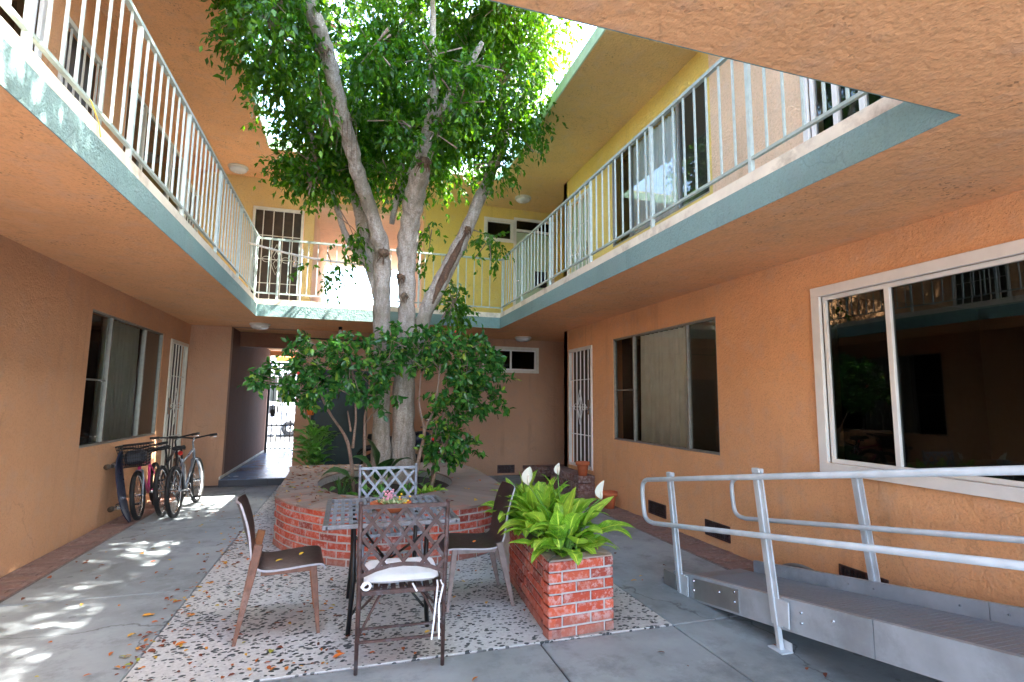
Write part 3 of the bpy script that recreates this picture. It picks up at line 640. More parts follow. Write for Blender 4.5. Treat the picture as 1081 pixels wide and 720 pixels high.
screen_door(LW, 5.77, 6.63, 3.2, 5.23, 'offwhite', 'doorbrown', 5, 'barred gate between the left upper windows')
# sage door with transom
mb = MB(); BW.box(mb, 3.40, 4.24, 3.18, 5.28, -0.10, -0.05, 0.004); d = mk('door', mb, M['doorsage'], B, label='sage green door with a small dark grille')
q = MB(); BW.box(q, 3.34, 3.40, 3.18, 5.59, -0.03, 0.02, 0.003); BW.box(q, 4.24, 4.30, 3.18, 5.59, -0.03, 0.02, 0.003); BW.box(q, 3.40, 4.24, 5.53, 5.59, -0.03, 0.02, 0.003); BW.box(q, 3.40, 4.24, 5.28, 5.33, -0.03, 0.018, 0.003); mk('frame', q, M['white'], d)
q = MB(); BW.box(q, 3.40, 4.24, 5.33, 5.53, -0.04, -0.03); mk('transom', q, M['darkglass'], d); room(BW, 3.36, 4.26, 3.18, 5.53, 0.6, d)
q = MB(); BW.box(q, 3.84, 4.14, 4.06, 4.42, -0.05, -0.035, 0.003)
for k in range(5): BW.box(q, 3.86 + k * 0.06, 3.88 + k * 0.06, 4.06, 4.42, -0.035, -0.02)
mk('grille', q, M['black'], d)
q = MB(); q.lathe([(0, 0), (0.03, 0.01), (0.03, 0.03), (0, 0.05)], 12, (3.46, 10.73, 4.15)); mk('handle', q, M['chrome'], d)
# dark green ground door
mb = MB(); BW.box(mb, -0.62, 0.33, 0.02, 2.06, -0.06, -0.02, 0.005); d = mk('door', mb, M['doorgreen'], B, label='dark green door behind the tree')
q = MB(); BW.box(q, -0.66, -0.62, 0.0, 2.10, -0.03, 0.012, 0.003); BW.box(q, 0.33, 0.37, 0.0, 2.10, -0.03, 0.012, 0.003); BW.box(q, -0.62, 0.33, 2.06, 2.10, -0.03, 0.012, 0.003); mk('frame', q, M['doorgreen'], d)
# entry step by right corner
mb = MB(); y = 10.28
for c in range(3):
    for k in range(9):
        x0 = 3.58 + k * 0.21 + (0.1 if c % 2 else 0); 
        for r_ in range(2): mb.box((x0, y + r_ * 0.2, 0.0 + c * 0.066), (x0 + 0.2, y + 0.19 + r_ * 0.2, 0.06 + c * 0.066), 0.004)
mk('brick_step', mb, M['brickdark'], B)
# conduit along the back wall with a bulb fitting
mb = MB(); mb.tube([(-0.95, 10.66, 2.70), (1.3, 10.66, 2.68)], 0.014, 8); mb.box((-0.98, 10.63, 2.66), (-0.90, 10.69, 2.74), 0.004); mk('conduit', mb, M['black'], B)

# ================================================================= RAILINGS
def railing(name, label, a, b, posts, gap=0.15, zt=4.16, zb=3.25):
    a, b = Vector(a), Vector(b); Ln = (b - a).length; d = (b - a).normalized()
    r = root(name, label, 'railing', (a.x, a.y, T))
    m1 = MB(); m1.bar(a + Vector((0, 0, zt)), b + Vector((0, 0, zt)), 0.034, 0.03); mk('top_rail', m1, M['railgreen'], r)
    m1 = MB(); m1.bar(a + Vector((0, 0, zb)), b + Vector((0, 0, zb)), 0.026, 0.022); mk('bottom_rail', m1, M['railgreen'], r)
    used = []
    for p in posts:
        q = a + d * p; mp = MB(); mp.bar((q.x, q.y, T - 0.02), (q.x, q.y, zt - 0.015), 0.03, 0.03, tuple(d)); mk('post', mp, M['railbal'], r); used.append(p)
    k = 0; n = int(Ln / gap)
    for i in range(1, n):
        p = i * gap
        if min(abs(p - u) for u in used) < gap * 0.4: continue
        q = a + d * p; mp = MB(); mp.bar((q.x, q.y, zb + 0.011), (q.x, q.y, zt - 0.015), 0.014, 0.014, tuple(d)); mk('baluster', mp, M['railbal'], r)
    return r
xl, xr, yb, yn = FL - 0.045, FR_ + 0.03, FB + 0.045, FN - 0.045
railing('balcony_railing', 'pale green railing along the left upper balcony with a white cord tied on', (xl, yn, 0), (xl, yb, 0), [0.02, 1.35, 2.55, 3.75, 5.0, 6.25, 7.6])
railing('balcony_railing', 'pale green railing along the right upper balcony', (xr, yn, 0), (xr, yb, 0), [0.02, 1.35, 2.6, 3.9, 5.2, 6.45, 7.6])
railing('balcony_railing', 'pale green railing across the back balcony behind the tree', (xl + 0.02, yb, 0), (xr - 0.02, yb, 0), [0.30, 1.35, 2.6, 3.3])
# white cord from left rail to tree
mb = MB(); P = []
for i in range(20):
    t = i / 19; p = Vector((-1.5, 8.3, 3.82)).lerp(Vector((0.15, 7.5, 3.43)), t); p.z -= 0.05 * math.sin(math.pi * t); P.append(p)
mb.tube(P, 0.015, 6); tag(mk('cord', mb, M['white'], at=(-1.5, 8.3, 3.82), smooth=True), 'thick white cord strung from the left railing to the tree', 'cord')
# knotted tape on left rail
mb = MB(); mb.tube([(-1.51, 3.42, 3.27), (-1.49, 3.44, 3.24), (-1.47, 3.50, 3.15), (-1.462, 3.52, 3.07)], 0.003, 5); tag(mk('twine', mb, M['floweryellow'], at=(-1.51, 3.42, 3.27)), 'thin yellowish twine tied on the left bottom rail', 'twine')

# ================================================================= LAMPS
def lamp(x, y, z, label):
    r = root('ceiling_lamp', label, 'lamp', (x, y, z), 0, 'ceiling lamps under balcony and roof')
    m1 = MB(); m1.lathe([(0.0, -0.001), (0.17, -0.001), (0.172, -0.02), (0.16, -0.03), (0, -0.03)], 28); mk('base', m1, M['offwhite'], r, local=True, smooth=True)
    m1 = MB(); m1.lathe([(0.155, -0.03), (0.15, -0.06), (0.12, -0.085), (0.06, -0.098), (0.0, -0.10)], 28); mk('diffuser', m1, M['lampglass'], r, local=True, smooth=True)
lamp(3.32, 10.0, RF, 'round white ceiling lamp on the roof soffit near the small upper window')
lamp(-2.12, 10.3, RF, 'round white ceiling lamp on the roof soffit beyond the left railing')
lamp(3.41, 10.2, S, 'round white ceiling lamp under the balcony in front of the small ground window')
lamp(-1.55, 10.1, S, 'round white ceiling lamp under the balcony in front of the passage')
r = root('bulb_fitting', 'small white bulb fitting under the back balcony', 'lamp', (-0.19, 10.0, S))
m1 = MB(); m1.lathe([(0.0, 0), (0.035, -0.001), (0.03, -0.05), (0, -0.05)], 12); mk('socket', m1, M['black'], r, local=True, smooth=True)
m1 = MB(); m1.lathe([(0.012, -0.05), (0.032, -0.08), (0.035, -0.10), (0.02, -0.125), (0, -0.13)], 12); mk('bulb', m1, M['lampglass'], r, local=True, smooth=True)

# ================================================================= PASSAGE GATE + STREET
r = root('passage_gate', 'black barred metal gate at the far end of the passage', 'gate', (-1.5, 15.55, 0.12))
m1 = MB()
for x in (-2.06, -1.0): m1.bar((x, 15.55, 0.12), (x, 15.55, 2.5), 0.06, 0.06)
m1.bar((-2.06, 15.55, 2.5), (-1.0, 15.55, 2.5), 0.05, 0.05); mk('frame', m1, M['black'], r)
for i in range(1, 9):
    m2 = MB(); x = -2.06 + 1.06 * i / 9; m2.bar((x, 15.55, 0.18), (x, 15.55, 2.48), 0.026, 0.026); mk('bar', m2, M['black'], r)
m2 = MB(); m2.bar((-2.03, 15.55, 0.2), (-1.03, 15.55, 0.2), 0.03, 0.03); m2.bar((-2.03, 15.55, 0.82), (-1.03, 15.55, 0.82), 0.03, 0.04); m2.bar((-2.03, 15.55, 1.95), (-1.03, 15.55, 1.95), 0.03, 0.04); mk('crossbar', m2, M['black'], r)
m2 = MB(); m2.box((-1.99, 15.50, 1.05), (-1.87, 15.53, 1.25), 0.004); mk('lock_box', m2, M['black'], r)
# car
def car(x, y, rz, label):
    r = root('parked_car', label, 'car', (x, y, -0.04), rz)
    prof = [(-2.15, 0.35), (-2.2, 0.62), (-2.1, 0.86), (-1.55, 0.95), (-0.95, 1.38), (-0.3, 1.46), (0.55, 1.44), (1.2, 1.02), (1.95, 0.88), (2.18, 0.66), (2.2, 0.35)]
    m1 = MB(); n = len(prof); V = []
    for s_, k in ((-1, 0.93), (-1, 1.0), (1, 1.0), (1, 0.93)):
        for px_, pz in prof:
            wd = 0.86 * (0.80 if pz > 1.2 else 1.0); V.append((px_ * (1 if k == 1 else 0.985), s_ * wd * k * (1 if k < 1 else 1), pz + (0.0 if k < 1 else -0.03)))
    F = []
    for a in range(3):
        for i in range(n - 1): F.append((a * n + i, a * n + i + 1, (a + 1) * n + i + 1, (a + 1) * n + i))
    F.append(tuple(range(n))); F.append(tuple(3 * n + i for i in range(n))[::-1]); F.append((0, n, 2 * n, 3 * n)); F.append((n - 1, 2 * n - 1, 3 * n - 1, 4 * n - 1))
    m1.add(V, F); mk('body', m1, M['carwhite'], r, local=True)
    for s_ in (-1, 1):
        m1 = MB(); m1.box((-0.9, s_ * 0.70, 0.98), (-0.05, s_ * 0.80, 1.32), 0.02); m1.box((0.02, s_ * 0.70, 0.98), (0.85, s_ * 0.80, 1.30), 0.02); mk('side_window', m1, M['black'], r, local=True)
        for xx in (-1.35, 1.35):
            m1 = MB(); m1.torus((xx, s_ * 0.80, 0.34), (0, 1, 0), 0.24, 0.09, 24, 8); wv = mk('wheel', m1, M['rubber'], r, local=True, smooth=True)
            m1 = MB(); m1.torus((xx, s_ * 0.84, 0.34), (0, 1, 0), 0.10, 0.07, 18, 6); mk('rim', m1, M['chrome'], wv, local=True, smooth=True)
        for xx, mm in ((2.12, 'lampglass'), (-2.12, 'red')):
            m1 = MB(); m1.box((xx - 0.06, s_ * 0.52, 0.62), (xx + 0.06, s_ * 0.80, 0.76), 0.02); mk('headlight' if xx > 0 else 'tail_light', m1, M[mm], r, local=True)
car(-3.6, 24.5, 0.0, 'white car parked on the street beyond the passage gate')
# neighbour house across the road
r = root('neighbour_house', 'white rendered house across the street beyond the gate', 'building', (-4, 37, 0))
m1 = MB(); m1.box((-16, 36, -0.1), (8, 44, 5.2)); mk('wall', m1, M['white'], r)
m1 = MB(); m1.add([(-16.6, 35.4, 5.2), (8.6, 35.4, 5.2), (8.6, 44.6, 5.2), (-16.6, 44.6, 5.2), (-12, 40, 7.4), (4, 40, 7.4)], [(0, 1, 5, 4), (1, 2, 5), (2, 3, 4, 5), (3, 0, 4), (0, 3, 2, 1)]); mk('roof', m1, M['brownpeach'], r)
for x in (-12, -8.2, -5.0, -1.2, 3):
    m1 = MB(); m1.box((x, 35.9, 1.3), (x + 1.5, 36.05, 2.9), 0.01); wn = mk('window', m1, M['darkglass'], r)
    m1 = MB(); m1.box((x - 0.08, 35.86, 1.2), (x + 1.58, 35.96, 1.3)); m1.box((x - 0.08, 35.86, 2.9), (x + 1.58, 35.96, 3.0)); m1.box((x - 0.08, 35.86, 1.3), (x, 35.96, 2.9)); m1.box((x + 1.5, 35.86, 1.3), (x + 1.58, 35.96, 2.9)); mk('frame', m1, M['offwhite'], wn)
r = root('awning', 'orange awning beyond the top of the passage gate', 'awning', (-1.6, 18.4, 2.7))
m1 = MB(); m1.add([(-2.25, 18.6, 2.98), (-1.35, 18.6, 2.98), (-1.35, 18.1, 2.86), (-2.25, 18.1, 2.86), (-2.25, 18.6, 2.96), (-1.35, 18.6, 2.96), (-1.35, 18.1, 2.72), (-2.25, 18.1, 2.72)], [(0, 1, 2, 3), (7, 6, 5, 4), (3, 2, 6, 7), (0, 3, 7, 4), (1, 5, 6, 2)]); mk('canopy', m1, M['orange'], r)
m1 = MB(); m1.bar((-2.2, 18.58, 0.09), (-2.2, 18.58, 2.96), 0.05, 0.05); m1.bar((-1.4, 18.58, 0.09), (-1.4, 18.58, 2.96), 0.05, 0.05); mk('support', m1, M['offwhite'], r)
# orange hanging pot by the green door
r = root('hanging_pot', 'small orange pot hung on the back wall with a white strand below', 'pot', (-0.66, 10.62, 1.25))
m1 = MB(); m1.lathe([(0.05, 1.24), (0.085, 1.38), (0.095, 1.42), (0.08, 1.42), (0, 1.40)], 14, (-0.66, 10.58, 0)); mk('pot', m1, M['orange'], r, smooth=True)
m1 = MB(); m1.tube([(-0.70, 10.6, 1.25), (-0.69, 10.6, 1.14), (-0.64, 10.6, 1.05), (-0.63, 10.6, 0.85)], 0.012, 6); mk('strand', m1, M['white'], r)
m1 = MB(); m1.tube([(-0.66, 10.58, 1.42), (-0.66, 10.66, 1.60), (-0.66, 10.69, 1.62)], 0.004, 5); mk('hook', m1, M['black'], r)

# ================================================================= PLANTERS
def offset_poly(P, d):
    n = len(P); out = []
    for i in range(n):
        a, b, c = P[i - 1], P[i], P[(i + 1) % n]
        e1 = (b - a).normalized(); e2 = (c - b).normalized(); n1 = Vector((e1.y, -e1.x)); n2 = Vector((e2.y, -e2.x))
        k = (n1 + n2).normalized(); out.append(b + k * (d / max(0.4, k.dot(n1))))
    return out
def resample(P, step):
    pts = [Vector(p) for p in P]; out = []; carry = 0
    for i in range(len(pts)):
        a, b = pts[i], pts[(i + 1) % len(pts)]; L_ = (b - a).length; s_ = carry
        while s_ < L_: out.append((a.lerp(b, s_ / L_), (b - a).normalized())); s_ += step
        carry = s_ - L_
    return out
def bricks_along(mb, P, ncourse, h=0.0565, joint=0.0150, ln=0.20, dp=0.095, skip=None, cap_top=None):
    """P CCW outline; bricks as real blocks hugging the outline"""
    per = []
    n = len(P); cum = [0]
    for i in range(n): cum.append(cum[-1] + (P[(i + 1) % n] - P[i]).length)
    tot = cum[-1]
    def at(s_):
        s_ %= tot
        for i in range(n):
            if cum[i + 1] >= s_:
                t = (s_ - cum[i]) / max(1e-9, cum[i + 1] - cum[i]); return P[i].lerp(P[(i + 1) % n], t)
        return P[0]
    for c in range(ncourse):
        z0 = 0.008 + c * (h + joint); s_ = -(0.105 if c % 2 else 0.0)
        nb = round(tot / (ln + joint)); stp = tot / nb
        for k in range(nb):
            a0 = s_ + k * stp; a, b = at(a0), at(a0 + stp - joint)
            if (b - a).length < 0.03: continue
            t = (b - a).normalized(); nn = Vector((t.y, -t.x))
            if abs((b - a).length - (stp - joint)) > 0.02:   # brick bent round a corner: split it
                for (u, v) in ((a0, None), (None, a0 + stp - joint)):
                    pass
            if skip and skip((a + b) / 2, z0): continue
            j = random.uniform(-0.003, 0.003); o = nn * (0.0 + j)
            p = [a + o, b + o, b - nn * dp, a - nn * dp]
            e = 0.004
            V = [(q.x, q.y, z0) for q in p] + [(q.x, q.y, z0 + h) for q in p]
            # front face with chamfer
            f0 = [(a + o + t * e).to_3d(), (b + o - t * e).to_3d()]
            V2 = [Vector((a.x + o.x - nn.x * e, a.y + o.y - nn.y * e, z0)), Vector((b.x + o.x - nn.x * e, b.y + o.y - nn.y * e, z0)), Vector((p[2].x, p[2].y, z0)), Vector((p[3].x, p[3].y, z0)),
                  Vector((a.x + o.x - nn.x * e, a.y + o.y - nn.y * e, z0 + h)), Vector((b.x + o.x - nn.x * e, b.y + o.y - nn.y * e, z0 + h)), Vector((p[2].x, p[2].y, z0 + h)), Vector((p[3].x, p[3].y, z0 + h)),
                  Vector((f0[0].x, f0[0].y, z0 + e)), Vector((f0[1].x, f0[1].y, z0 + e)), Vector((f0[1].x, f0[1].y, z0 + h - e)), Vector((f0[0].x, f0[0].y, z0 + h - e))]
            mb.add(V2, [(3, 2, 1, 0), (4, 5, 6, 7), (1, 2, 6, 5), (2, 3, 7, 6), (3, 0, 4, 7), (8, 9, 10, 11), (0, 1, 9, 8), (1, 5, 10, 9), (5, 4, 11, 10), (4, 0, 8, 11)])
def ring_mesh(mb, O, I, z0, z1):
    n = len(O); V = [(p.x, p.y, z0) for p in O] + [(p.x, p.y, z1) for p in O] + [(p.x, p.y, z0) for p in I] + [(p.x, p.y, z1) for p in I]
    F = []
    for i in range(n):
        j = (i + 1) % n; F += [(i, j, n + j, n + i), (2 * n + j, 2 * n + i, 3 * n + i, 3 * n + j), (n + i, n + j, 3 * n + j, 3 * n + i), (j, i, 2 * n + i, 2 * n + j)]
    mb.add(V, F)
# round planter outline CCW seen from above
ctrl = [(-0.70, 6.25), (-0.55, 5.90), (-0.33, 5.58), (-0.05, 5.30), (0.35, 5.14), (0.80, 5.12), (1.20, 5.20), (1.52, 5.42), (1.76, 5.85), (1.88, 6.5), (1.90, 7.3), (1.90, 8.0), (1.84, 8.5), (1.6, 8.85), (1.2, 8.95), (0.5, 8.95), (-0.3, 8.95), (-0.78, 8.93), (-0.76, 8.4), (-0.74, 7.6), (-0.73, 6.9)]
O_ = [Vector((p[0], p[1])) for p in spline([(*ctrl[i % len(ctrl)], 0) for i in range(len(ctrl) + 1)], 4)[:-1]]
ctr = Vector((0.52, 7.15))
def inner_at(p):
    d = p - ctr; a = math.atan2(d.y / 1.22, d.x / 0.86); return ctr + Vector((0.84 * math.cos(a), 1.22 * math.sin(a)))
I_ = [inner_at(p) for p in O_]
P1 = root('round_planter', 'round raised brick planter around the fig tree', 'planter', (0.55, 7.1, 0))
mb = MB(); ring_mesh(mb, offset_poly(O_, -0.009), I_, -0.02, 0.482); mk('mortar_core', mb, M['mortar'], P1)
mb = MB(); bricks_along(mb, O_, 7, dp=0.06); mk('brick_wall', mb, M['brick'], P1)
mb = MB()   # coping laid in wedge shaped pavers
n = len(O_); k = 0
On = offset_poly(O_, 0.006)
for i in range(0, n, 2):
    a, b, c = On[i], On[(i + 1) % n], On[(i + 2) % n]; d_, e_, f_ = I_[i], I_[(i + 1) % n], I_[(i + 2) % n]
    def sh(p, q, t): return p.lerp(q, t)
    a2, c2, d2, f2 = a.lerp(b, 0.03), c.lerp(b, 0.03), d_.lerp(e_, 0.03), f_.lerp(e_, 0.03)
    z1 = 0.503 + random.uniform(-0.002, 0.003); V = [(p.x, p.y, z) for z in (0.484, z1) for p in (a2, b, c2, f2, e_, d2)]
    mb.add(V, [(6, 7, 10, 11), (7, 8, 9, 10), (0, 1, 7, 6), (1, 2, 8, 7), (2, 3, 9, 8), (3, 4, 10, 9), (4, 5, 11, 10), (5, 0, 6, 11)])
mk('coping', mb, M['cap'], P1)
mb = MB(); V = [(ctr.x, ctr.y, 0.45)] + [(p.x, p.y, 0.40) for p in I_]; mb.add(V, [(0, i + 1, (i + 1) % n + 1) for i in range(n)]); mk('soil', mb, M['soil'], P1)
# long planter
Q = [Vector(p) for p in ((1.31, 3.35), (1.80, 3.38), (1.845, 4.6), (1.90, 6.1), (1.80, 6.1), (1.60, 5.44), (1.47, 5.30), (1.40, 4.5))]
Qi = [Vector(p) for p in ((1.42, 3.47), (1.69, 3.49), (1.73, 4.5), (1.75, 4.9), (1.70, 5.0), (1.60, 5.0), (1.53, 4.9), (1.50, 4.5))]
P2 = root('long_planter', 'long low brick planter holding the peace lily', 'planter', (1.6, 4.4, 0))
mb = MB(); ring_mesh(mb, offset_poly(Q, -0.010), Qi, -0.02, 0.489); mk('mortar_core', mb, M['mortar'], P2)
mb = MB()
def line_bricks(a, b, nx, course, half):
    """straight run between corners with bricks in running bond, corners closed"""
    a, b = Vector(a), Vector(b); Ln = (b - a).length; t = (b - a).normalized(); nn = Vector((t.y, -t.x)); s_ = 0.0; z0 = 0.006 + course * 0.0705; h = 0.0565
    first = 0.095 if half else 0.20
    while s_ < Ln - 0.01:
        l = min(first if s_ == 0 else 0.20, Ln - s_)
        if Ln - s_ - l < 0.04: l = Ln - s_
        p0, p1 = a + t * s_, a + t * (s_ + l); j = nn * random.uniform(-0.002, 0.003); dp = 0.09; e = 0.004
        A, B_ = p0 + j, p1 + j
        V = [(A - nn * e), (B_ - nn * e), p1 - nn * dp, p0 - nn * dp]
        V3 = [(q.x, q.y, z0) for q in V] + [(q.x, q.y, z0 + h) for q in V] + [(*(A + t * e), z0 + e), (*(B_ - t * e), z0 + e), (*(B_ - t * e), z0 + h - e), (*(A + t * e), z0 + h - e)]
        mb.add(V3, [(3, 2, 1, 0), (4, 5, 6, 7), (1, 2, 6, 5), (2, 3, 7, 6), (3, 0, 4, 7), (8, 9, 10, 11), (0, 1, 9, 8), (1, 5, 10, 9), (5, 4, 11, 10), (4, 0, 8, 11)])
        s_ += l + 0.014
for c in range(7):
    hf = c % 2 == 0
    line_bricks((1.31, 3.35), (1.80, 3.38), 0, c, not hf)                       # near end
    line_bricks((1.80, 3.384 + (0.0 if hf else 0.0)), (1.90, 6.1), 0, c, hf)
    line_bricks((1.60, 5.44), (1.40, 4.5), 0, c, hf); line_bricks((1.397, 4.49), (1.31, 3.354), 0, c, hf)
mk('brick_wall', mb, M['brick'], P2)
mb = MB()
def capq(pts, z=0.5):
    V = [(p[0], p[1], zz) for zz in (0.489, z) for p in pts]; k = len(pts)
    mb.add(V, [tuple(range(k, 2 * k))] + [(i, (i + 1) % k, k + (i + 1) % k, k + i) for i in range(k)])
# coping blocks laid all the way round
for i in range(len(Q)):
    a, b, ai, bi = Q[i], Q[(i + 1) % len(Q)], Qi[i], Qi[(i + 1) % len(Q)]; m_ = max(1, round((b - a).length / 0.24))
    for k in range(m_):
        t0, t1 = k / m_ + 0.02, (k + 1) / m_ - 0.02; capq([a.lerp(b, t0), a.lerp(b, t1), ai.lerp(bi, t1), ai.lerp(bi, t0)], 0.5 + random.uniform(-0.002, 0.002))
mk('coping', mb, M['cap'], P2)
mb = MB(); mb.add([(p.x, p.y, 0.455) for p in Qi], [tuple(range(len(Qi)))]); mk('soil', mb, M['soil'], P2)

# ================================================================= LEAVES / TREES
def leaves_np(P, D, Nn, Ls, Ws, six=False):
    """vectorised leaf meshes. returns verts, faces"""
    Sd = np.cross(D, Nn); Sd /= np.linalg.norm(Sd, axis=1)[:, None] + 1e-9; Nn = np.cross(Sd, D)
    L1 = Ls[:, None]; W1 = Ws[:, None]; n = len(P)
    if not six:
        a = P; b = P + D * L1 * 0.42 + Sd * W1 * 0.5 + Nn * W1 * 0.12; c = P + D * L1 - Nn * L1 * 0.12; d = P + D * L1 * 0.42 - Sd * W1 * 0.5 + Nn * W1 * 0.12
        V = np.stack([a, b, c, d], 1).reshape(-1, 3); i = np.arange(n)[:, None] * 4
        F = np.concatenate([i + np.array([[0, 1, 2]]), i + np.array([[0, 2, 3]])], 1).reshape(-1, 3)
        return V, F
    a = P; m1 = P + D * L1 * 0.5 - Nn * L1 * 0.02
    b = P + D * L1 * 0.25 + Sd * W1 * 0.42 + Nn * W1 * 0.12; c = P + D * L1 * 0.62 + Sd * W1 * 0.45 + Nn * W1 * 0.10
    t = P + D * L1 - Nn * L1 * 0.14; d = P + D * L1 * 0.62 - Sd * W1 * 0.45 + Nn * W1 * 0.10; e = P + D * L1 * 0.25 - Sd * W1 * 0.42 + Nn * W1 * 0.12
    V = np.stack([a, b, c, t, d, e, m1], 1).reshape(-1, 3); i = np.arange(n)[:, None] * 7
    F = np.concatenate([i + np.array([[0, 1, 6]]), i + np.array([[1, 2, 6]]), i + np.array([[2, 3, 6]]), i + np.array([[3, 4, 6]]), i + np.array([[4, 5, 6]]), i + np.array([[5, 0, 6]])], 1).reshape(-1, 3)
    return V, F
def mk_np(name, V, F, mat, parent, smooth=False):
    off = np.array(base_loc(parent)); V = V - off; me = bpy.data.meshes.new(name)
    me.vertices.add(len(V)); me.vertices.foreach_set('co', V.ravel().astype(np.float32))
    me.loops.add(F.size); me.loops.foreach_set('vertex_index', F.ravel().astype(np.int32))
    me.polygons.add(len(F)); me.polygons.foreach_set('loop_start', np.arange(len(F), dtype=np.int32) * F.shape[1]); me.polygons.foreach_set('loop_total', np.full(len(F), F.shape[1], dtype=np.int32))
    me.update(); me.validate(); me.materials.append(mat)
    o = lk(bpy.data.objects.new(name, me)); o.parent = parent; return o
def clumps_to_leaves(C, per, length, leaf, wratio, droop=0.5, rng=RNG, six=False, spread=1.0):
    """C: clump centres + outward dirs. every clump is a small fan of twigs carrying leaves"""
    P = []; D = []
    for c, out in C:
        ntw = max(2, per // 9)
        for _ in range(ntw):
            d = out + rng.normal(0, 0.75 * spread, 3); d[2] -= droop * 0.6; d /= np.linalg.norm(d); l = length * rng.uniform(0.6, 1.2)
            m_ = per // ntw; t = rng.uniform(0.1, 1, m_)[:, None]
            pts = c + d * l * t; pts[:, 2] -= (droop * l * 0.6 * t[:, 0] ** 2)
            ld = d * 0.6 + rng.normal(0, 0.7, (m_, 3)); ld[:, 2] -= droop; ld /= np.linalg.norm(ld, axis=1)[:, None]
            P.append(pts); D.append(ld)
    P = np.concatenate(P); D = np.concatenate(D); n = len(P)
    Nn = rng.normal(0, 0.7, (n, 3)); Nn[:, 2] += 0.9; Nn /= np.linalg.norm(Nn, axis=1)[:, None]
    Ls = leaf * rng.uniform(0.7, 1.25, n); return leaves_np(P, D, Nn, Ls, Ls * wratio, six)
def ellip(n, c, r, rng=RNG, shell=0.55, noise_f=0.25):
    out = []
    while len(out) < n:
        d = rng.normal(0, 1, 3); d /= np.linalg.norm(d); q = (shell + (1 - shell) * rng.random()) if rng.random() < 0.8 else rng.random() ** 0.5
        q *= 1 + noise_f * math.sin(4 * d[0] + 1.3) * math.cos(3.7 * d[1]) * math.sin(3.1 * d[2] + 0.5)
        out.append((np.array(c) + d * np.array(r) * q, d))
    return out

TREE = root('fig_tree', 'tall multi stemmed fig tree growing up through the courtyard roof opening', 'tree', (0.6, 7.3, 0.42))
def limb(name, pts, mat='bark', n=14, k=8, rough=0.05, parent=TREE, label=None):
    P = spline(pts, k); mb = MB(); q = [p[:3] for p in P]; rr = [float(p[3]) * (0.92 if mat == 'bark' else 1.0) * (1 + rough * math.sin(i * 1.7 + pts[0][0] * 9) + rough * 0.8 * math.sin(i * 0.61 + 2)) for i, p in enumerate(P)]
    mb.tube(q, rr, n)
    # surface lumps
    for i, v in enumerate(mb.v):
        x, y, z = v; a = math.sin(x * 31 + z * 9) * math.sin(y * 27 - z * 7) * 0.010; c = q[min(len(q) - 1, i // n)]; d = Vector(v) - Vector(c)
        if d.length > 1e-6: d = d.normalized() * a * min(1, rr[min(len(q) - 1, i // n)] / 0.1)
        mb.v[i] = (x + d.x, y + d.y, z + d.z)
    return mk(name, mb, M[mat], parent, smooth=True, label=label)
def lean(pts, ys):
    """bend a stem towards the open front of the court"""
    out = []
    for (x, y, z, r_), y2 in zip(pts, ys):
        k = y2 / y; out.append((x * k, y2, 1.55 + (z - 1.55) * k, r_ * k))
    return out
limb('trunk', [(0.47, 7.35, 0.30, .20), (0.45, 7.28, 0.75, .145), (0.43, 7.22, 1.4, .125), (0.41, 7.2, 2.1, .12), (0.38, 7.2, 2.8, .125), (0.37, 7.18, 3.3, .125)] +
     lean([(0.34, 7.15, 3.62, .118), (0.20, 7.1, 4.05, .100), (0.0, 7.05, 4.55, .105), (-0.12, 7.0, 4.95, .105), (-0.23, 6.9, 5.25, .105), (-0.37, 6.75, 5.70, .105), (-0.50, 6.6, 6.05, .110), (-0.66, 6.5, 6.4, .11), (-0.88, 6.4, 6.8, .10), (-1.2, 6.3, 7.5, .07)], [7.10, 6.95, 6.7, 6.45, 6.2, 5.9, 5.65, 5.45, 5.25, 5.0]))
limb('trunk', [(0.78, 7.30, 0.30, .23), (0.75, 7.27, 0.75, .175), (0.72, 7.2, 1.4, .155), (0.71, 7.2, 2.1, .14), (0.72, 7.2, 2.67, .13), (0.71, 7.2, 3.1, .13), (0.69, 7.15, 3.55, .145)] +
     lean([(0.72, 7.15, 4.0, .15), (0.78, 7.12, 4.45, .155), (0.84, 7.1, 4.8, .145), (0.90, 7.05, 5.2, .10), (0.96, 7.0, 5.8, .08), (0.94, 6.95, 6.5, .06), (0.9, 6.9, 7.4, .03)], [6.98, 6.75, 6.55, 6.3, 6.0, 5.75, 5.5]))
limb('branch', lean([(0.86, 7.1, 4.85, .10), (1.02, 7.0, 5.35, .09), (1.15, 6.9, 5.70, .085), (1.40, 6.8, 6.2, .07), (1.60, 6.7, 6.6, .03)], [6.5, 6.2, 6.0, 5.8, 5.6]))
limb('trunk', [(0.80, 7.22, 1.9, .08), (0.88, 7.2, 2.4, .105), (1.00, 7.18, 2.82, .115), (1.22, 7.2, 3.3, .12), (1.50, 7.2, 3.92, .105), (1.70, 7.2, 4.45, .095), (1.86, 7.2, 4.85, .09), (2.0, 7.15, 5.3, .085), (2.04, 7.1, 5.5, .08)], label='right leaning stem with a long brown hollow')
limb('branch', [(2.03, 7.12, 5.45, .075), (2.16, 7.05, 5.75, .06), (2.35, 7.0, 6.1, .05), (2.7, 6.9, 6.6, .03)])
limb('branch', [(2.02, 7.12, 5.45, .07), (1.97, 7.0, 5.9, .05), (1.95, 6.9, 6.5, .035)])
limb('branch', [(0.37, 7.30, 2.9, .10), (0.28, 7.35, 3.4, .12), (0.15, 7.4, 3.85, .11), (0.0, 7.4, 4.3, .095), (-0.12, 7.4, 4.7, .085), (-0.2, 7.4, 5.4, .06)], label='mossy brown branch behind the left stem')
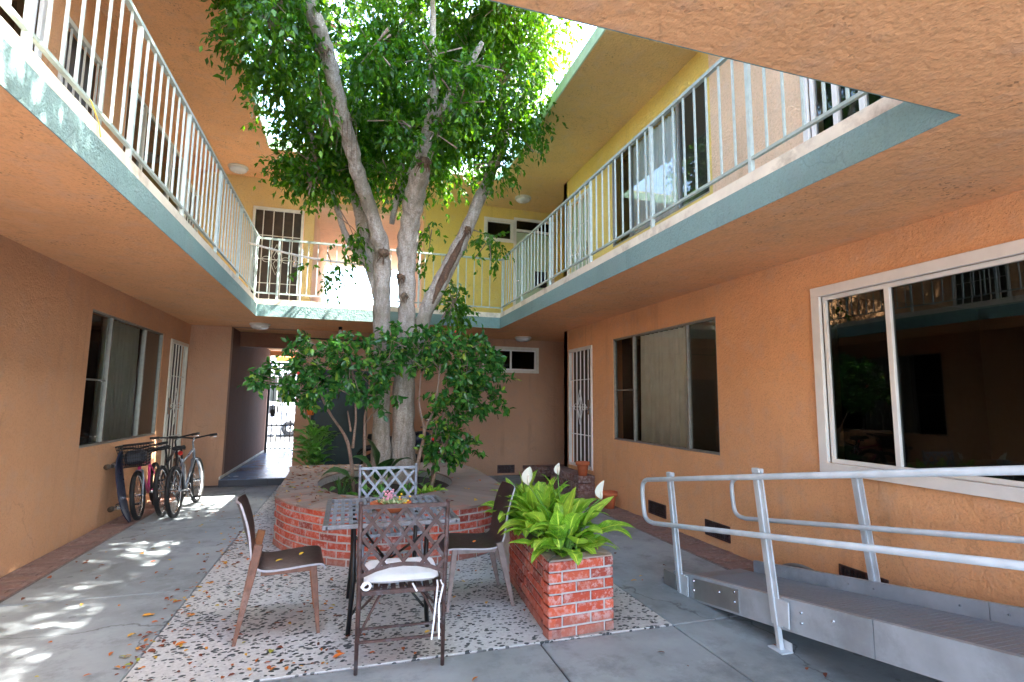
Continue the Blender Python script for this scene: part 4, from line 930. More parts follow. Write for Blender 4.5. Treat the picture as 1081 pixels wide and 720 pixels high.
limb('branch', [(0.40, 7.25, 2.7, .08), (0.20, 7.3, 3.35, .07), (-0.05, 7.3, 3.65, .055), (-0.18, 7.3, 3.9, .045), (-0.36, 7.2, 4.45, .035), (-0.58, 7.15, 4.9, .032), (-0.70, 7.1, 5.3, .028), (-0.75, 7.0, 5.9, .02)])
limb('branch', [(0.12, 7.4, 3.55, .05), (0.03, 7.4, 4.0, .045), (0.02, 7.3, 4.4, .035)])
limb('branch', [(0.48, 7.3, 4.0, .04), (0.52, 7.25, 4.3, .055), (0.66, 7.2, 4.62, .05), (0.8, 7.1, 5.0, .04)])
limb('branch', [(0.66, 7.35, 4.2, .03), (0.62, 7.5, 4.9, .04), (0.5, 7.6, 5.6, .03), (0.4, 7.6, 6.3, .02)])
limb('scar', [(1.05, 7.085, 2.86, .014), (1.15, 7.07, 3.15, .048), (1.30, 7.075, 3.48, .052), (1.42, 7.09, 3.74, .036), (1.52, 7.11, 3.95, .012)], 'scar', label='dark brown hollow in the right stem')
for (x, y, z, rr) in ((0.37, 7.03, 3.50, 0.085), (0.60, 7.06, 3.20, 0.06), (0.66, 7.02, 2.95, 0.045), (-0.13, 7.25, 4.60, 0.075), (0.79, 6.40, 4.55, 0.10), (-0.42, 5.62, 5.30, 0.07), (0.95, 6.0, 4.95, 0.06), (1.52, 7.08, 3.98, 0.05)):
    # knots with a tuft of hairy aerial roots
    mb = MB()
    for k in range(26):
        d = Vector(RNG.normal(0, 1, 3)).normalized(); d.y = -abs(d.y) * 0.7; a = Vector((x, y, z)) + d * rr * 0.55
        mb.tube([a, a + d * rr * 0.5 + Vector((0, 0, -0.01)), a + d * rr * 0.65 + Vector((RNG.normal(0, .015), 0, -0.05 - 0.03 * random.random()))], [0.008, 0.006, 0.002], 5)
    mb.lathe([(0, -rr * .8), (rr * .7, -rr * .45), (rr * .9, 0), (rr * .65, rr * .5), (0, rr * .75)], 10, (x, y, z)); mk('knot', mb, M['scar'], TREE, smooth=True)
# twigs hanging from left stem
mb = MB()
for k in range(10):
    a = Vector((-0.40 + 0.02 * k, 6.2, 5.0)); mb.tube([a, a + Vector((-0.1 + 0.03 * k, -0.05, -0.2)), a + Vector((-0.16 + 0.04 * k, -0.08, -0.45 - 0.03 * k))], [0.006, 0.004, 0.002], 5)
mk('aerial_roots', mb, M['scar'], TREE)

crown = []
crown += ellip(560, (0.2, 7.5, 6.8), (1.75, 1.5, 1.7))
crown += ellip(480, (0.6, 7.9, 5.7), (1.45, 0.9, 0.95), shell=0.3)
crown += ellip(400, (1.80, 7.0, 6.2), (0.90, 1.0, 1.0))
crown += ellip(330, (1.9, 6.6, 7.1), (1.0, 1.5, 1.0), shell=0.3)
crown += ellip(300, (-0.95, 5.7, 5.75), (0.45, 1.2, 0.80))
crown += ellip(200, (-0.35, 7.4, 5.2), (0.80, 0.6, 0.60), shell=0.3)
crown += ellip(90, (1.25, 6.6, 5.5), (0.45, 0.5, 0.45), shell=0.3)
crown += ellip(110, (0.30, 6.3, 5.9), (0.45, 0.5, 0.45), shell=0.3)
crown += ellip(900, (0.4, 6.1, 8.2), (3.0, 2.6, 1.2), shell=0.3)
crown += ellip(420, (0.6, 4.9, 7.2), (1.9, 1.0, 0.9))
crown += ellip(520, (3.5, 4.3, 8.0), (1.3, 1.7, 0.9), shell=0.3)  # unseen foliage added above the roof to shade the left paving
crown += ellip(700, (1.7, 3.0, 8.0), (2.2, 1.3, 0.8), shell=0.3)  # unseen near foliage added to keep sun off the left fascia
crown += ellip(420, (1.4, 4.8, 7.5), (1.3, 2.2, 0.7), shell=0.3)  # added overhead, out of view, to shade left wall and fascia
crown += ellip(380, (2.3, 5.2, 8.1), (1.2, 1.9, 0.6), shell=0.3)  # more unseen canopy, added against sun flecks on the left wall
crown += ellip(50, (-0.55, 7.0, 4.50), (0.50, 0.3, 0.20), shell=0.2)
crown += ellip(6, (-0.1, 7.1, 3.8), (0.25, 0.2, 0.15), shell=0.2)
crown += ellip(5, (-0.3, 7.1, 3.3), (0.3, 0.2, 0.12), shell=0.2)
crown += ellip(9, (1.85, 7.1, 3.85), (0.22, 0.2, 0.10), shell=0.2)
crown += ellip(22, (1.40, 7.4, 2.95), (0.30, 0.3, 0.32), shell=0.2)
crown += ellip(6, (1.05, 7.5, 4.0), (0.15, 0.2, 0.4), shell=0.2)
crown += ellip(24, (0.35, 7.0, 4.65), (0.35, 0.2, 0.30), shell=0.2)
for c_, n_ in (((0.72, 5.5, 5.35), 16), ((1.1, 5.75, 5.0), 14), ((0.45, 5.9, 4.75), 10), ((-0.42, 5.5, 4.75), 7), ((1.25, 5.7, 5.5), 18), ((0.85, 5.95, 4.7), 6), ((0.1, 5.6, 5.4), 14), ((1.9, 6.9, 4.9), 12), ((2.0, 6.6, 5.3), 14)): crown += ellip(n_, c_, (0.20, 0.12, 0.20), shell=0.2)
V, F = clumps_to_leaves(crown, 32, 0.30, 0.084, 0.50, 0.9)
mk_np('crown', V, F, M['figleaf'], TREE)
mb = MB()
for c, d in crown[::3]:
    q = Vector(c) + Vector(d) * 0.12; o_ = Vector(c) - Vector(d) * 0.45 + Vector((0, 0, -0.05)); mb.tube([o_, (o_ + q) / 2 + Vector((0, 0, 0.04)), q], [0.010, 0.006, 0.002], 4, False)
mk('twigs', mb, M['shrubbark'], TREE)['kind'] = 'stuff'

def shrub(name, label, loc, stems, blobs, per=20, leaf=0.092, berries=0):
    r = root(name, label, 'shrub', loc)
    for s_ in stems: limb('stem', s_, 'shrubbark', 8, 6, 0.04, r)
    C = []
    for n_, c, rad in blobs: C += ellip(int(n_ * 1.25), c, tuple(q * 1.08 for q in rad), shell=0.35)
    V, F = clumps_to_leaves(C, per, 0.17, leaf, 0.5, 0.35, six=True); mk_np('crown', V, F, M['shrubleaf'], r)
    mb = MB()
    for c, d in C[::1]:
        q = Vector(c) + Vector(d) * 0.05; st = stems[random.randrange(len(stems))]; o_ = Vector(c) * 0.7 + Vector(st[-1][:3]) * 0.3
        mb.tube([o_, (o_ + q) / 2, q], [0.005, 0.004, 0.002], 4, False)
    mk('twigs', mb, M['shrubbark'], r)['kind'] = 'stuff'
    if berries:
        mb = MB()
        for k in range(berries):
            c = C[random.randrange(len(C))][0] + np.array([0, -0.14, -0.02]) + RNG.normal(0, .04, 3); mb.lathe([(0, -0.02), (0.018, -0.008), (0.02, 0.006), (0.01, 0.018), (0, 0.02)], 8, tuple(c))
        mk('flower_bud', mb, M['red'], r, smooth=True)
    return r
shrub('camellia_shrub', 'glossy leaved shrub with thin tan stems in the left of the round planter', (0.05, 6.75, 0.42),
      [[(0.12, 6.8, 0.38, .024), (0.06, 6.8, 0.85, .022), (-0.02, 6.8, 1.1, .018), (-0.22, 6.8, 1.4, .014), (-0.42, 6.8, 1.8, .01)], [(0.08, 6.8, 0.95, .018), (0.10, 6.8, 1.35, .014), (0.05, 6.8, 1.8, .012), (0.0, 6.8, 2.1, .008)],
       [(0.25, 6.85, 0.38, .022), (0.22, 6.85, 1.0, .02), (0.22, 6.85, 1.4, .015), (0.32, 6.85, 1.8, .01)], [(0.22, 6.85, 1.25, .012), (0.40, 6.8, 1.5, .008)], [(0.05, 6.8, 1.15, .012), (0.0, 6.9, 1.4, .008)]],
      [(24, (-0.75, 6.8, 1.85), (0.34, 0.25, 0.20)), (24, (-0.35, 6.8, 2.12), (0.36, 0.28, 0.20)), (30, (0.05, 6.75, 2.05), (0.40, 0.32, 0.30)), (20, (-0.05, 6.7, 1.70), (0.36, 0.3, 0.16)), (7, (0.42, 6.7, 1.62), (0.2, 0.2, 0.14)), (14, (0.50, 6.7, 2.22), (0.30, 0.28, 0.20)), (10, (-0.55, 6.75, 1.62), (0.2, 0.2, 0.1))], 19, berries=1)
shrub('camellia_shrub', 'glossy leaved shrub with red and yellow buds in the right of the round planter', (1.0, 6.7, 0.42),
      [[(0.80, 6.6, 0.38, .030), (0.86, 6.6, 0.8, .026), (0.92, 6.6, 1.15, .02), (0.85, 6.6, 1.5, .012), (0.86, 6.6, 1.9, .008)], [(0.92, 6.6, 1.15, .016), (1.05, 6.6, 1.5, .012), (1.1, 6.6, 2.0, .008)], [(1.05, 6.75, 0.38, .028), (1.10, 6.75, 0.9, .022), (1.18, 6.75, 1.4, .014), (1.2, 6.7, 2.0, .008)],
       [(1.0, 6.6, 0.38, .022), (1.12, 6.6, 0.8, .018), (1.30, 6.65, 1.2, .012), (1.60, 6.7, 1.7, .008)], [(1.2, 6.65, 1.0, .012), (1.5, 6.7, 1.45, .008)]],
      [(28, (0.82, 6.6, 2.22), (0.42, 0.35, 0.28)), (34, (1.28, 6.6, 2.15), (0.42, 0.35, 0.34)), (28, (1.68, 6.65, 1.95), (0.34, 0.25, 0.28)), (24, (1.25, 6.6, 1.72), (0.35, 0.28, 0.22)), (12, (1.65, 6.6, 1.55), (0.25, 0.18, 0.10)), (16, (1.25, 6.6, 1.38), (0.2, 0.2, 0.16)), (18, (1.12, 6.6, 1.0), (0.18, 0.16, 0.18)), (7, (1.45, 6.6, 0.93), (0.16, 0.1, 0.06))], 19, berries=3)

def blade(mb, base, tip_dir, ln, wd, arch=0.5, stem=0.0, twist=0, nseg=9, pointy=1.0, wave=0.0, fold=0.2):
    """broad leaf as a curved, folded, tapering sheet"""
    d = Vector(tip_dir).normalized(); h = Vector((d.x, d.y, 0)); h = h.normalized() if h.length > 1e-4 else Vector((1, 0, 0)); side = Vector((-h.y, h.x, 0))
    side = (Quaternion(d, twist) @ side)
    p = Vector(base); P = []
    for i in range(nseg + 1):
        t = i / nseg; w_ = wd * (math.sin(math.pi * min(1, t ** 0.8 * 0.98 + 0.02)) ** 0.75) * (1 - 0.15 * t) * 0.5
        up_ = side.cross(d).normalized(); up_ = up_ if up_.z > 0 else -up_
        row = []
        for j in range(5):
            s_ = (j - 2) / 2; row.append(p + side * (s_ * w_) + up_ * (abs(s_) ** 1.3 * w_ * fold + wave * w_ * math.sin(t * 14 + j * 2.1) * abs(s_)))
        P.append(row); p = p + d * (ln / nseg); d = (d + Vector((0, 0, -arch / nseg * (0.4 + 1.6 * t)))).normalized()
    mb.grid(P)
def leafy(name, label, cat, loc, spec, mat, stemmat, seed=1, parent=None):
    """spec: list of (basexyz, dir, petiole, length, width, arch)"""
    r = root(name, label, cat, loc) if parent is None else parent
    a = MB(); b = MB()
    for bs, d, pet, ln, wd, ar in spec:
        d = Vector(d).normalized(); b0 = Vector(bs); e = b0 + d * pet; mid = b0 + d * pet * 0.5 + Vector((0, 0, 0.04 * pet))
        if pet > 0.02: b.tube([b0, mid, e], [0.006, 0.005, 0.004], 6)
        blade(a, e, d + Vector((0, 0, -0.15)), ln, wd, ar, twist=random.uniform(-0.4, 0.4), wave=0.08)
    mk('leaves', a, M[mat], r, smooth=True)
    if b.v: mk('stems', b, M[stemmat], r, smooth=True)
    return r
# peace lily
spec = []
for k in range(200):
    y0 = random.uniform(3.52, 4.5); x0 = random.uniform(1.45, 1.66); a = random.uniform(0, 6.283); tilt = random.uniform(0.15, 1.35)
    d = (math.cos(a) * tilt, math.sin(a) * tilt - 0.05, 1.0 - tilt * 0.25)
    spec.append(((x0, y0, 0.45), d, random.uniform(0.08, 0.28), random.uniform(0.19, 0.31), random.uniform(0.10, 0.155), random.uniform(0.4, 1.7)))
for d, pet, ln, wd, ar in (((-1.2, -0.1, 0.8), .22, .34, .13, 1.0), ((-1.0, 0.2, 0.9), .22, .3, .12, 1.0), ((1.3, -0.1, 0.7), .26, .36, .14, 0.9), ((1.0, 0.2, 1.0), .24, .36, .13, 0.3), ((1.1, -0.3, 0.45), .15, .3, .10, 1.2), ((-0.8, -0.5, 0.4), .12, .3, .13, 1.3), ((0.3, -0.8, 0.5), .10, .26, .11, 1.5)):
    spec.append(((1.57, 3.7, 0.45), d, pet, ln, wd, ar))
lily = leafy('peace_lily', 'bright green broad leaved lily with white blooms in the long brick planter', 'plant', (1.57, 3.85, 0.455), spec, 'lilyleaf', 'lilystem')
def bloom(x, y, z, rz, s_=1.0):
    a = MB(); a.tube([(1.57, 3.75, 0.46), (0.5 * (x + 1.57), y * 0.5 + 1.87, z * 0.55 + 0.25), (x, y, z)], [0.005, 0.004, 0.004], 6); mk('flower_stem', a, M['lilystem'], lily, smooth=True)
    b_ = MB(); d = Vector((math.cos(rz) * 0.25, math.sin(rz) * 0.25, 1)); blade(b_, (x, y, z), d, 0.13 * s_, 0.085 * s_, 0.2, fold=0.7, pointy=1); f = mk('bloom', b_, M['lilywhite'], lily, smooth=True)
    c = MB(); c.tube([(x, y - 0.012, z), (x, y - 0.016, z + 0.03), (x, y - 0.014, z + 0.07)], [0.007, 0.009, 0.006], 8); mk('spadix', c, M['offwhite'], f, smooth=True)
bloom(1.30, 3.75, 0.93, -1.5, 1.1); bloom(1.83, 3.62, 0.83, -1.2, 1.1); bloom(1.62, 3.95, 0.97, 0.6, 0.7)

# broad-leaf bush in a pot behind the planter's left end
spec = []
for k in range(130):
    a = random.uniform(0, 6.283); tilt = random.uniform(0.3, 2.2); spec.append(((-0.50 + random.uniform(-.12, .12), 9.3 + random.uniform(-.1, .1), random.uniform(0.40, 0.95)), (math.cos(a) * tilt, math.sin(a) * tilt, 0.9), random.uniform(0.08, 0.25), random.uniform(0.13, 0.22), random.uniform(0.09, 0.14), random.uniform(0.5, 1.6)))
bush = leafy('potted_bush', 'mid green broad leaved bush behind the left end of the round planter', 'plant', (-0.50, 9.3, 0), spec, 'bushleaf', 'lilystem')
m1 = MB(); m1.lathe([(0.0, 0.0), (0.15, 0.0), (0.20, 0.32), (0.22, 0.36), (0.22, 0.41), (0.19, 0.41), (0.18, 0.37), (0, 0.36)], 20, (-0.50, 9.3, 0)); mk('pot', m1, M['terracotta'], bush, smooth=True)
# dark broad leaves by the trunk
spec = []
for k, (dx, dz) in enumerate(((-.9, .5), (-.5, .9), (-.2, 1), (.3, .9), (.8, .5), (-.7, .2), (.2, .5), (.6, .9))):
    spec.append(((0.36 + 0.05 * math.sin(k), 6.55, 0.42), (dx, -0.2 + 0.1 * (k % 3), dz + .4), 0.18 + 0.08 * (k % 3), 0.36, 0.24, 1.8))
leafy('taro_plant', 'dark wide leaved plant at the foot of the fig trunk', 'plant', (0.36, 6.55, 0.42), spec, 'darkleaf', 'lilystem')
spec = [((-0.04 + 0.02 * (k % 3), 6.22, 0.42), (math.cos(k * 1.9) * 0.5, math.sin(k * 1.9) * 0.3, 1.3), 0.0, 0.26 + 0.03 * (k % 4), 0.035, 0.3) for k in range(11)]
leafy('aloe_plant', 'small spiky green aloe at the left edge of the planter soil', 'plant', (-0.03, 6.22, 0.42), spec, 'darkleaf', 'lilystem')
spec = [((0.95 + random.uniform(-.1, .1), 6.22, 0.42), (random.uniform(-.8, .8), random.uniform(-.6, .3), 0.8), 0.04, 0.12, 0.07, 1.2) for k in range(22)]
leafy('seedling_plant', 'low bright green seedlings in the planter soil behind the lattice chair', 'plant', (0.95, 6.22, 0.42), spec, 'lilyleaf', 'lilystem')
spec = []
for k in range(60):
    a = random.uniform(0, 6.283); q = random.uniform(0.55, 0.88); spec.append(((0.52 + 0.84 * q * math.cos(a), 7.15 + 1.22 * q * math.sin(a), 0.41), (random.uniform(-.8, .8), random.uniform(-.8, .8), 0.8), 0.04, random.uniform(0.10, 0.18), 0.07, 1.4))
leafy('ground_cover', 'low dark green leafy ground cover filling the soil of the round planter', 'plant', (0.52, 7.15, 0.41), spec, 'bushleaf', 'lilystem')
# leaves by the ramp at the right frame edge
spec = [((3.02 + random.uniform(-.02, .02), 1.52, 0.10 + 0.02 * k), (random.uniform(-.9, .5), random.uniform(-.3, .5), 1.0), 0.24 + 0.015 * k, 0.07, 0.04, 1.2) for k in range(9)]
rp = leafy('small_plant', 'small green leafed plant beside the ramp at the lower right corner', 'plant', (3.02, 1.52, 0), spec, 'bushleaf', 'lilystem')
m1 = MB(); m1.lathe([(0.0, 0.0), (0.07, 0.0), (0.10, 0.14), (0.11, 0.16), (0.09, 0.16), (0, 0.13)], 16, (3.02, 1.52, 0)); mk('pot', m1, M['terracotta'], rp, smooth=True)

# terracotta pots by the right door
def tpot(x, y, z, s_, label):
    r = root('terracotta_pot', label, 'pot', (x, y, z))
    m1 = MB(); m1.lathe([(0.0, 0), (0.055, 0), (0.075, 0.13), (0.075, 0.131), (0.09, 0.132), (0.092, 0.175), (0.08, 0.175), (0.07, 0.15), (0, 0.148)], 20); o = mk('pot', m1, M['terracotta'], r, local=True, smooth=True); o.scale = (s_,) * 3
mb = MB()
for cx in range(2):
    for k in range(6): mb.box((3.60 + (0.14 if cx else 0) * 1, 7.02 + k * 0.18, 0.0), (3.72 + (0.14 if cx else 0), 7.02 + k * 0.18 + 0.17, 0.36 if cx else 0.20), 0.006)
# door step under the right gate
mb = MB()
for c in range(3):
    for k in range(6):
        x0 = 3.58; y0 = 7.86 + k * 0.205; mb.box((x0, y0, c * 0.12), (3.875, y0 + 0.195, c * 0.12 + 0.112), 0.005)
mk('brick_step', mb, M['brickdark'], B)
tpot(3.70, 7.95, 0.352, 1.25, 'terracotta pot standing on the step beside the right security gate')
tpot(3.70, 7.05, 0.006, 1.35, 'terracotta pot standing on the brick edging half hidden by the lily')
mb = MB()

# ================================================================= FURNITURE
def lattice_chair(label, loc, rz, mat):
    r = root('lattice_chair', label, 'chair', loc, rz); m_ = M[mat]
    # local: +y = front. back posts at y=-0.02
    for s_ in (-1, 1):
        m1 = MB(); m1.tube([(s_ * 0.245, -0.0, 0.0), (s_ * 0.245, 0.005, 0.45), (s_ * 0.25, -0.01, 0.70), (s_ * 0.253, -0.03, 0.945)], [0.011, 0.014, 0.014, 0.012], 8); m1.lathe([(0, 0), (0.015, 0.002), (0.013, 0.016), (0, 0.02)], 8, (s_ * 0.253, -0.03, 0.94)); mk('back_post', m1, m_, r, local=True, smooth=True)
        m1 = MB(); m1.tube([(s_ * 0.235, 0.40, 0.44), (s_ * 0.245, 0.43, 0.25), (s_ * 0.25, 0.46, 0.0)], [0.012, 0.011, 0.010], 8); mk('leg', m1, m_, r, local=True, smooth=True)
        m1 = MB(); m1.tube([(s_ * 0.10, 0.22, 0.43), (s_ * 0.15, 0.26, 0.34), (s_ * 0.235, 0.42, 0.20)], 0.008, 6); m1.tube([(s_ * 0.08, 0.16, 0.43), (s_ * 0.14, 0.10, 0.36), (s_ * 0.24, 0.0, 0.20)], 0.008, 6); mk('brace', m1, m_, r, local=True, smooth=True)
    m1 = MB(); m1.bar((-0.252, -0.028, 0.925), (0.252, -0.028, 0.925), 0.012, 0.024); mk('top_rail', m1, m_, r, local=True)
    m1 = MB()
    def yb(z): return 0.0 - 0.03 * max(0, (z - 0.5)) / 0.44
    A = [(-0.245, 0.53)] + [(x, 0.53 + 0.06 * (1 - (x / 0.245) ** 2)) for x in (-0.16, -0.08, 0, 0.08, 0.16)] + [(0.245, 0.53)]
    for (a, b), (c, d) in zip(A[:-1], A[1:]): m1.bar((a, yb(b), b), (c, yb(d), d), 0.010, 0.022)
    mk('lower_back_rail', m1, m_, r, local=True)
    m1 = MB(); zt = 0.915
    def arcz(x): return 0.53 + 0.06 * (1 - (x / 0.245) ** 2)
    sp = 0.1225; 
    for s_ in (-1, 1):
        for k in range(-5, 7):
            # slanted strip through (k*sp at top) going down with slope
            x0 = k * sp - 0.0; pts = []
            for i in range(25):
                z = zt - (zt - 0.52) * i / 24; x = x0 + s_ * (zt - z) * 0.80
                if abs(x) < 0.243 and z >= arcz(x): pts.append((x, yb(z) + s_ * 0.0035, z))
            if len(pts) > 2: m1.bar(pts[0], pts[-1], 0.005, 0.016) if False else m1.bar(pts[0], pts[-1], 0.021, 0.006, (0, 1, 0))
    mk('lattice', m1, m_, r, local=True)
    m1 = MB(); m1.bar((-0.235, 0.02, 0.43), (0.235, 0.02, 0.43), 0.02, 0.024); m1.bar((-0.235, 0.42, 0.44), (0.235, 0.42, 0.44), 0.02, 0.024)
    for s_ in (-1, 1): m1.bar((s_ * 0.235, 0.03, 0.432), (s_ * 0.235, 0.41, 0.438), 0.018, 0.022)
    for k in range(9): x = -0.2 + 0.05 * k; m1.bar((x, 0.03, 0.440), (x, 0.41, 0.446), 0.028, 0.006)
    mk('seat', m1, m_, r, local=True)
    for yy, zz in ((0.455, 0.06), (0.0, 0.17)): m1 = MB(); m1.bar((-0.245, yy, zz), (0.245, yy, zz), 0.012, 0.014); mk('stretcher', m1, m_, r, local=True)
    return r
lattice_chair('rusty brown lattice back metal chair in front of the table, holding a white cushion', (0.352, 3.25, 0), -0.05, 'rustmetal')
lattice_chair('blue grey lattice back metal chair standing behind the table against the planter', (0.385, 4.98, 0), math.pi + 0.05, 'bluemetal')
# cushion
CU = root('seat_cushion', 'white seat cushion with hanging ties on the front lattice chair', 'cushion', (0.352, 3.25, 0.455), -0.05)
m1 = MB(); V = []; F = []; nx, ny = 14, 14
for side in (1, -1):
    for i in range(nx + 1):
        for j in range(ny + 1):
            u, v = i / nx * 2 - 1, j / ny * 2 - 1; e = max(0, (1 - abs(u) ** 5)) * max(0, (1 - abs(v) ** 5)); th = 0.026 * e ** 0.4 + 0.004 * math.sin(u * 7 + v * 3) * e
            V.append((u * 0.222 * (1 - 0.03 * abs(v) ** 4), 0.235 + v * 0.205 * (1 - 0.03 * abs(u) ** 4), 0.030 + side * th))
n1 = (nx + 1) * (ny + 1)
for i in range(nx):
    for j in range(ny):
        a = i * (ny + 1) + j; F.append((a, a + ny + 1, a + ny + 2, a + 1)); F.append((n1 + a, n1 + a + 1, n1 + a + ny + 2, n1 + a + ny + 1))
m1.add(V, F); mk('pad', m1, M['cushion'], CU, local=True, smooth=True)
for k, (x, dx) in enumerate(((0.205, 0.0), (0.225, 0.012))):
    m1 = MB(); P = [(x, 0.02, 0.02), (x + dx, -0.015, 0.0), (x - 0.01, -0.02, -0.10), (x - 0.02 + dx, -0.018, -0.22), (x - 0.03 + dx * 2, -0.02, -0.30)]
    for a, b in zip(P[:-1], P[1:]): m1.bar(a, b, 0.010, 0.003, (0, 1, 0))
    mk('tie', m1, M['cushion'], CU, local=True)
m1 = MB(); m1.torus((-0.205, 0.0, 0.02), (0, 1, 0.2), 0.022, 0.008, 16, 6); m1.tube([(-0.20, 0.02, 0.03), (-0.235, -0.012, 0.02)], 0.008, 6); mk('tie', m1, M['cushion'], CU, local=True, smooth=True)
m1 = MB(); m1.bar((0.06, 0.025, 0.01), (0.085, 0.0, -0.03), 0.012, 0.004); mk('tie', m1, M['cushion'], CU, local=True)

# table
TB = root('patio_table', 'square grey metal patio table with a slatted top', 'table', (0.325, 4.12, 0), 0.0)
tm = M['tablemetal']; hw = 0.43; hd = 0.46
m1 = MB()
for s_ in (-1, 1): m1.box((-hw, s_ * hd - 0.018, 0.712), (hw, s_ * hd + 0.018, 0.74), 0.004); m1.box((s_ * hw - 0.018, -hd - 0.018, 0.7125), (s_ * hw + 0.018, hd + 0.018, 0.7405), 0.004)
mk('top_frame', m1, tm, TB, local=True)
m1 = MB()
for k in range(15): x = -hw + 0.05 + k * (2 * hw - 0.10) / 14; m1.box((x - 0.013, -hd + 0.02, 0.728), (x + 0.013, hd - 0.02, 0.736))
for k in range(5): y = -hd + 0.16 + k * 0.15; m1.box((-hw + 0.02, y - 0.008, 0.716), (hw - 0.02, y + 0.008, 0.7275))
mk('slats', m1, M['bluemetal'], TB, local=True)
for sx in (-1, 1):
    for sy in (-1, 1):
        m1 = MB(); m1.tube([(sx * 0.25, sy * 0.30, 0.712), (sx * 0.24, sy * 0.30, 0.35), (sx * 0.26, sy * 0.34, 0.0)], 0.016, 8); mk('leg', m1, M['black'], TB, local=True, smooth=True)
m1 = MB(); m1.tube([(-0.24, -0.30, 0.62), (0.0, 0.0, 0.36), (0.24, 0.30, 0.62)], 0.010, 6); m1.tube([(0.24, -0.30, 0.62), (0.0, 0.0, 0.36), (-0.24, 0.30, 0.62)], 0.010, 6); m1.tube([(-0.24, -0.3, 0.12), (0, 0, 0.36), (0.24, 0.3, 0.12)], 0.009, 6); m1.tube([(0.24, -0.3, 0.12), (0, 0, 0.36), (-0.24, 0.3, 0.12)], 0.009, 6); mk('cross_brace', m1, M['black'], TB, local=True, smooth=True)
# succulent bowl
SB = root('succulent_bowl', 'shallow terracotta bowl of succulents and pink flowers on the table', 'plant', (0.335, 4.05, 0.737))
m1 = MB(); m1.lathe([(0, 0), (0.10, 0), (0.135, 0.035), (0.15, 0.045), (0.15, 0.058), (0.13, 0.058), (0.12, 0.045), (0, 0.042)], 26); mk('bowl', m1, M['terracotta'], SB, local=True, smooth=True)
m1 = MB()
for k in range(26):
    a = random.uniform(0, 6.283); rr = random.uniform(0, 0.11); c = (rr * math.cos(a), rr * math.sin(a), 0.045)
    for q in range(9):
        b_ = q * 0.7 + k; el = 0.5 + 0.5 * (q / 9); d = Vector((math.cos(b_) * (1 - el * 0.6), math.sin(b_) * (1 - el * 0.6), el)).normalized(); blade(m1, c, d, random.uniform(0.025, 0.05), 0.018, 0.2, nseg=3)
mk('succulents', m1, M['succulent'], SB, local=True, smooth=True)
for mt_, cc, n_ in (('flowerpink', (-0.01, 0.03, 0.10), 34), ('floweryellow', (0.09, 0.0, 0.075), 10)):
    m1 = MB()
    for k in range(n_):
        p = Vector(cc) + Vector(RNG.normal(0, 0.022, 3)); m1.lathe([(0, -0.008), (0.008, -0.002), (0.008, 0.004), (0, 0.008)], 6, tuple(p))
    mk('flowers', m1, M[mt_], SB, local=True)

